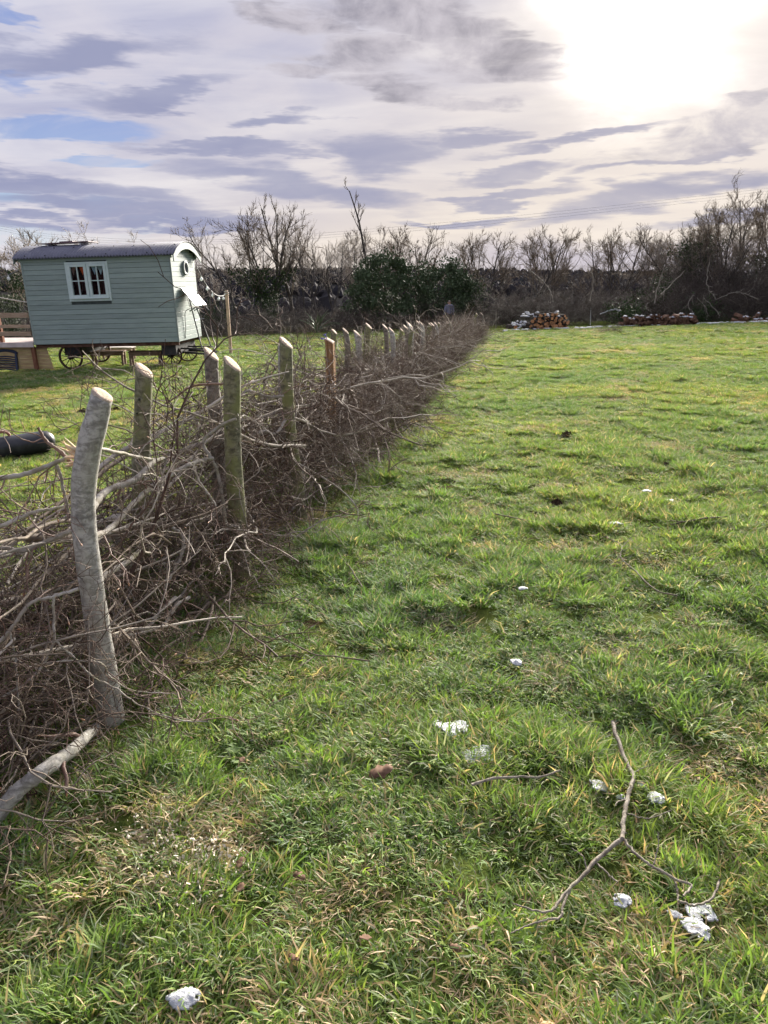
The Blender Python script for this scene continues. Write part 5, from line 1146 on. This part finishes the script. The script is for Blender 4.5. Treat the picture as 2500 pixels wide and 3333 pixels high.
# pale dead limbs in the right hand scrub
M['dead_limb'] = pm('bleached dead limb', (.22, .19, .155), (.33, .30, .25), 6, .8, 4)
for i, (pts, lab) in enumerate([([(2230, 880), (2180, 930), (2150, 960)], 'short pale limb in the scrub above the firewood row'), ([(2270, 970), (2300, 1005), (2300, 1040)], 'pale limb hanging down left of the green boughs'), ([(2260, 960), (2240, 990), (2262, 1030)], 'pale hooked limb hanging furthest left in the scrub'),
        ([(2285, 962), (2330, 1010), (2345, 1035)], 'pale limb hanging down over the green boughs'), ([(2310, 845), (2300, 920), (2330, 975)], 'upright pale limb in the scrub near the right edge'), ([(2330, 975), (2400, 950), (2470, 975)], 'arched pale limb near the right edge'), ([(2165, 860), (2140, 940), (2130, 990)], 'pale upright stem right of the yellow green shrub'), ([(1925, 870), (1930, 930), (1920, 980)], 'pale upright stem above the white marker stake'), ([(1715, 870), (1780, 930), (1800, 980)], 'long pale stem slanting above the tall log pile'),
        ([(1955, 1020), (2000, 1008), (2020, 1012)], 'snowy log lying on the brush above the firewood row')]):
    Y = 38.6 - .2 * (i % 4); W = np.array([at(u, v, Y) for u, v in pts]); o = W[-1]; t = thing('dead_limb', lab, 'branch', tuple(o)); P = spline(W - o, 14); P += np.random.default_rng(i).normal(0, .02, P.shape); mb = MB(); mb.tube(P, np.linspace(.014, .03, 14) * (1.6 if i == 9 else 1), 7, True); mb.build('stem', 'dead_limb' if i < 9 else 'snow', t)
    if i < 9:
        mb = MB(); rr = np.random.default_rng(i + 50)
        for j in range(5): q, d = along(P, rr.uniform(.05, .8)); limb(mb, rr, q, rotdir(d, rr.uniform(.4, 1.), rr), rr.uniform(.3, .9), .011, 5, .2, 0, 4)
        mb.build('side_branch', 'dead_limb', t)

# ------------------------------------------------------------------ person
def skin(name, verts, edges, radii, mat, parent, sub=2):
    me = bpy.data.meshes.new(name); me.from_pydata(verts, edges, []); o = obj(name, me, parent); sk = o.modifiers.new('skin', 'SKIN'); sk.use_smooth_shade = True
    for v, r_ in zip(me.skin_vertices[0].data, radii): v.radius = r_ if isinstance(r_, tuple) else (r_, r_)
    me.skin_vertices[0].data[0].use_root = True
    s_ = o.modifiers.new('sub', 'SUBSURF'); s_.levels = 1; s_.render_levels = sub; me.materials.append(M[mat] if isinstance(mat, str) else mat); return o
def chain(*names): return list(zip(names[:-1], names[1:]))
def person():
    Y = 42.5; x = (1461 - CX) / F * (Y * cp + .75); top = at(1461, 977, Y)[2]; hgt = 1.72; z = top - hgt
    t = thing('person', 'person in grey blue hooded jacket and woolly hat seen from behind', 'person', (x, Y, z), rz=.1)
    J = {'pelvis': (0, 0, .93), 'waist': (0, .0, 1.08), 'chest': (0, .02, 1.28), 'neckb': (0, .01, 1.44), 'neck': (0, .015, 1.50), 'head': (0, .03, 1.60), 'crown': (0, .02, 1.67)}
    for s_, k_ in ((-1, 'L'), (1, 'R')):
        J.update({'sh' + k_: (.19 * s_, .01, 1.40), 'el' + k_: (.25 * s_, .0, 1.13), 'wr' + k_: (.25 * s_, .10, .91), 'pa' + k_: (.245 * s_, .13, .84), 'hip' + k_: (.10 * s_, 0, .90), 'kn' + k_: (.12 * s_, .02, .49), 'an' + k_: (.13 * s_, -.01, .09), 'toe' + k_: (.15 * s_, .15, .035)})
        for f in range(5): a = (f - 2) * .018; J['f%d%s' % (f, k_)] = (.245 * s_ + a * .6, .135 + a, .80 if f else .82); J['g%d%s' % (f, k_)] = (.245 * s_ + a * .6, .15 + a, .765 if f in (1, 3) else (.755 if f == 2 else .785))
    E = chain('pelvis', 'waist', 'chest', 'neckb', 'neck', 'head', 'crown')
    for k_ in 'LR':
        E += chain('neckb', 'sh' + k_, 'el' + k_, 'wr' + k_, 'pa' + k_) + chain('pelvis', 'hip' + k_, 'kn' + k_, 'an' + k_, 'toe' + k_)
        for f in range(5): E += chain('pa' + k_, 'f%d' % f + k_, 'g%d' % f + k_)
    rad = {'pelvis': (.15, .11), 'waist': (.14, .10), 'chest': (.165, .115), 'neckb': .075, 'neck': .055, 'head': (.078, .095), 'crown': (.06, .07), 'sh': .065, 'el': .045, 'wr': .03, 'pa': (.035, .022), 'hip': .095, 'kn': .06, 'an': .042, 'toe': .03}
    nm = list(J); ix = {n: i for i, n in enumerate(nm)}
    gr = lambda n: rad.get(n, rad.get(n[:-1], .009))
    sk_ = pm('skin', (.45, .27, .19), (.5, .31, .22), 9, .6); skin('body', [J[n] for n in nm], [(ix[a], ix[b]) for a, b in E], [gr(n) for n in nm], sk_, t)
    def sub(name, edges, grow, mat):
        ns = []; 
        for e in edges:
            for q in e:
                if q not in ns: ns.append(q)
        def g2(n):
            v = gr(n); v = v if isinstance(v, tuple) else (v, v); return (v[0] + grow, v[1] + grow)
        skin(name, [J[n] for n in ns], [(ns.index(a), ns.index(b)) for a, b in edges], [g2(n) for n in ns], mat, t)
    M['hoodie'] = pm('grey blue jacket cloth', (.16, .165, .225), (.21, .215, .28), 9, .9, 4, .2); M['trouser'] = pm('dark trousers', (.03, .028, .03), (.05, .045, .045), 9, .9); M['hat'] = pm('taupe woolly hat', (.20, .165, .14), (.27, .23, .2), 40, .95, 3, .4); M['boot'] = pm('dark boots', (.025, .02, .018), (.04, .035, .03), 9, .6)
    sub('hooded_jacket', chain('pelvis', 'waist', 'chest', 'neckb') + chain('neckb', 'shL', 'elL', 'wrL') + chain('neckb', 'shR', 'elR', 'wrR'), .022, 'hoodie')
    sub('trousers', [('pelvis', 'hipL'), ('hipL', 'knL'), ('knL', 'anL'), ('pelvis', 'hipR'), ('hipR', 'knR'), ('knR', 'anR')], .014, 'trouser')
    skin('woolly_hat', [(0, .015, 1.615), (0, .01, 1.67), (0, .0, 1.715)], [(0, 1), (1, 2)], [(.098, .112), (.085, .10), (.035, .04)], 'hat', t)
    mb = MB(); mb.tube([(.09 * math.cos(a), -.05 + .075 * math.sin(a), 1.46 + .02 * math.sin(a)) for a in np.linspace(PI, 2 * PI, 14)], .045, 8, True); mb.build('hood', 'hoodie', t)
    for s_ in (-1, 1): mb = MB(); mb.tube([(.13 * s_, -.07, .05), (.13 * s_, 0, .06), (.145 * s_, .1, .05), (.155 * s_, .2, .035)], [.05, .06, .055, .03], 10, True); mb.build('boot', 'boot', t)
    mb = MB(); mb.tube([(0, .13, 1.575), (0, .145, 1.585), (0, .125, 1.61)], [.012, .016, .008], 6, True); mb.build('nose', sk_, t)
    for s_ in (-1, 1):
        mb = MB(); mb.tube([(.088 * s_, .03, 1.56), (.098 * s_, .02, 1.59), (.09 * s_, .03, 1.62)], [.008, .014, .008], 6, True); mb.build('ear', sk_, t)
        mb = MB(); mb.tube([(.035 * s_ - .01, .122, 1.615), (.035 * s_ + .01, .122, 1.615)], .008, 6, True); mb.build('eye', 'boot', t)
    mb = MB(); mb.tube([(-.025, .12, 1.54), (0, .127, 1.538), (.025, .12, 1.54)], .006, 6, True); mb.build('mouth', 'bud', t)
person()

# ------------------------------------------------------------------ overhead wires, far wood
M['wire'] = pm('overhead wire', (.10, .10, .11), (.13, .13, .14), 1, .6)
for i, lab in enumerate(('uppermost of the three overhead wires', 'middle one of the three overhead wires', 'lowest of the three overhead wires')):
    W = np.array([at(u, v + i * (9 if u > 1000 else 7), 90) for u, v in ((-700, 640), (-300, 690), (0, 736), (120, 758), (400, 778), (660, 781), (900, 770), (1350, 733), (1800, 690), (2350, 630), (2800, 578), (3300, 515))]); o = W[5]
    mb = MB(); mb.tube(spline(W - o, 60), .009, 5); t = mb.build('overhead_wire', 'wire', None, True, tuple(o)); tag(t, lab + ' sagging across the sky', 'wire', 'overhead wires')
def far_wood():
    r = np.random.default_rng(12); V, Fc = [], []; n0 = 0
    M['far_tree'] = pm('far winter wood', (.030, .029, .033), (.048, .044, .046), .03, .95, 5, c3=(.035, .042, .040))  # bluish grey base colour stands in for haze over the distance
    def rows():
        for y in np.concatenate([np.linspace(150, 330, 9), np.linspace(420, 770, 34)]):
            w = .62 * y + 20; n = int(2 * w / (6.0 if y < 400 else 7.0))
            for x in np.linspace(-w, w, n) + r.normal(0, 1.5, n):
                clear = vn(x / 70 + 3, y / 90, 61)
                if (clear > .62 and y < 560): continue
                yield x, y + r.normal(0, 4), y
    for x, y, y0 in rows():
        z = float(macro(x, y)); con = r.uniform() < (.55 if y0 > 690 else .15); h = r.uniform(5, 8.5) if y0 > 400 else r.uniform(4, 6.5); w = h * (.22 if con else .48); k_ = 7; a0 = r.uniform(0, 6.28)
        prof = ((0, .25), (.3, 1.), (.62, .72), (.85, .35), (1, .02)) if con else ((0, .35), (.3, .95), (.6, 1.), (.85, .65), (1, .15))
        for f, q in prof:
            for j in range(k_): a = a0 + j * 2 * PI / k_; e = q * w * r.uniform(.65, 1.3); V.append((x + e * math.cos(a), y + e * math.sin(a), z - 1 + (h + 1) * f * r.uniform(.94, 1.06)))
        for i in range(4):
            for j in range(k_): Fc.append((n0 + i * k_ + j, n0 + i * k_ + (j + 1) % k_, n0 + (i + 1) * k_ + (j + 1) % k_, n0 + (i + 1) * k_ + j))
        n0 += 5 * k_
    me = bpy.data.meshes.new('far_wood'); me.from_pydata(V, [], Fc); me.materials.append(M['far_tree']); o = obj('far_wood', me); tag(o, 'far wooded hillside with conifers along the ridge', 'woodland', kind='stuff')
far_wood()
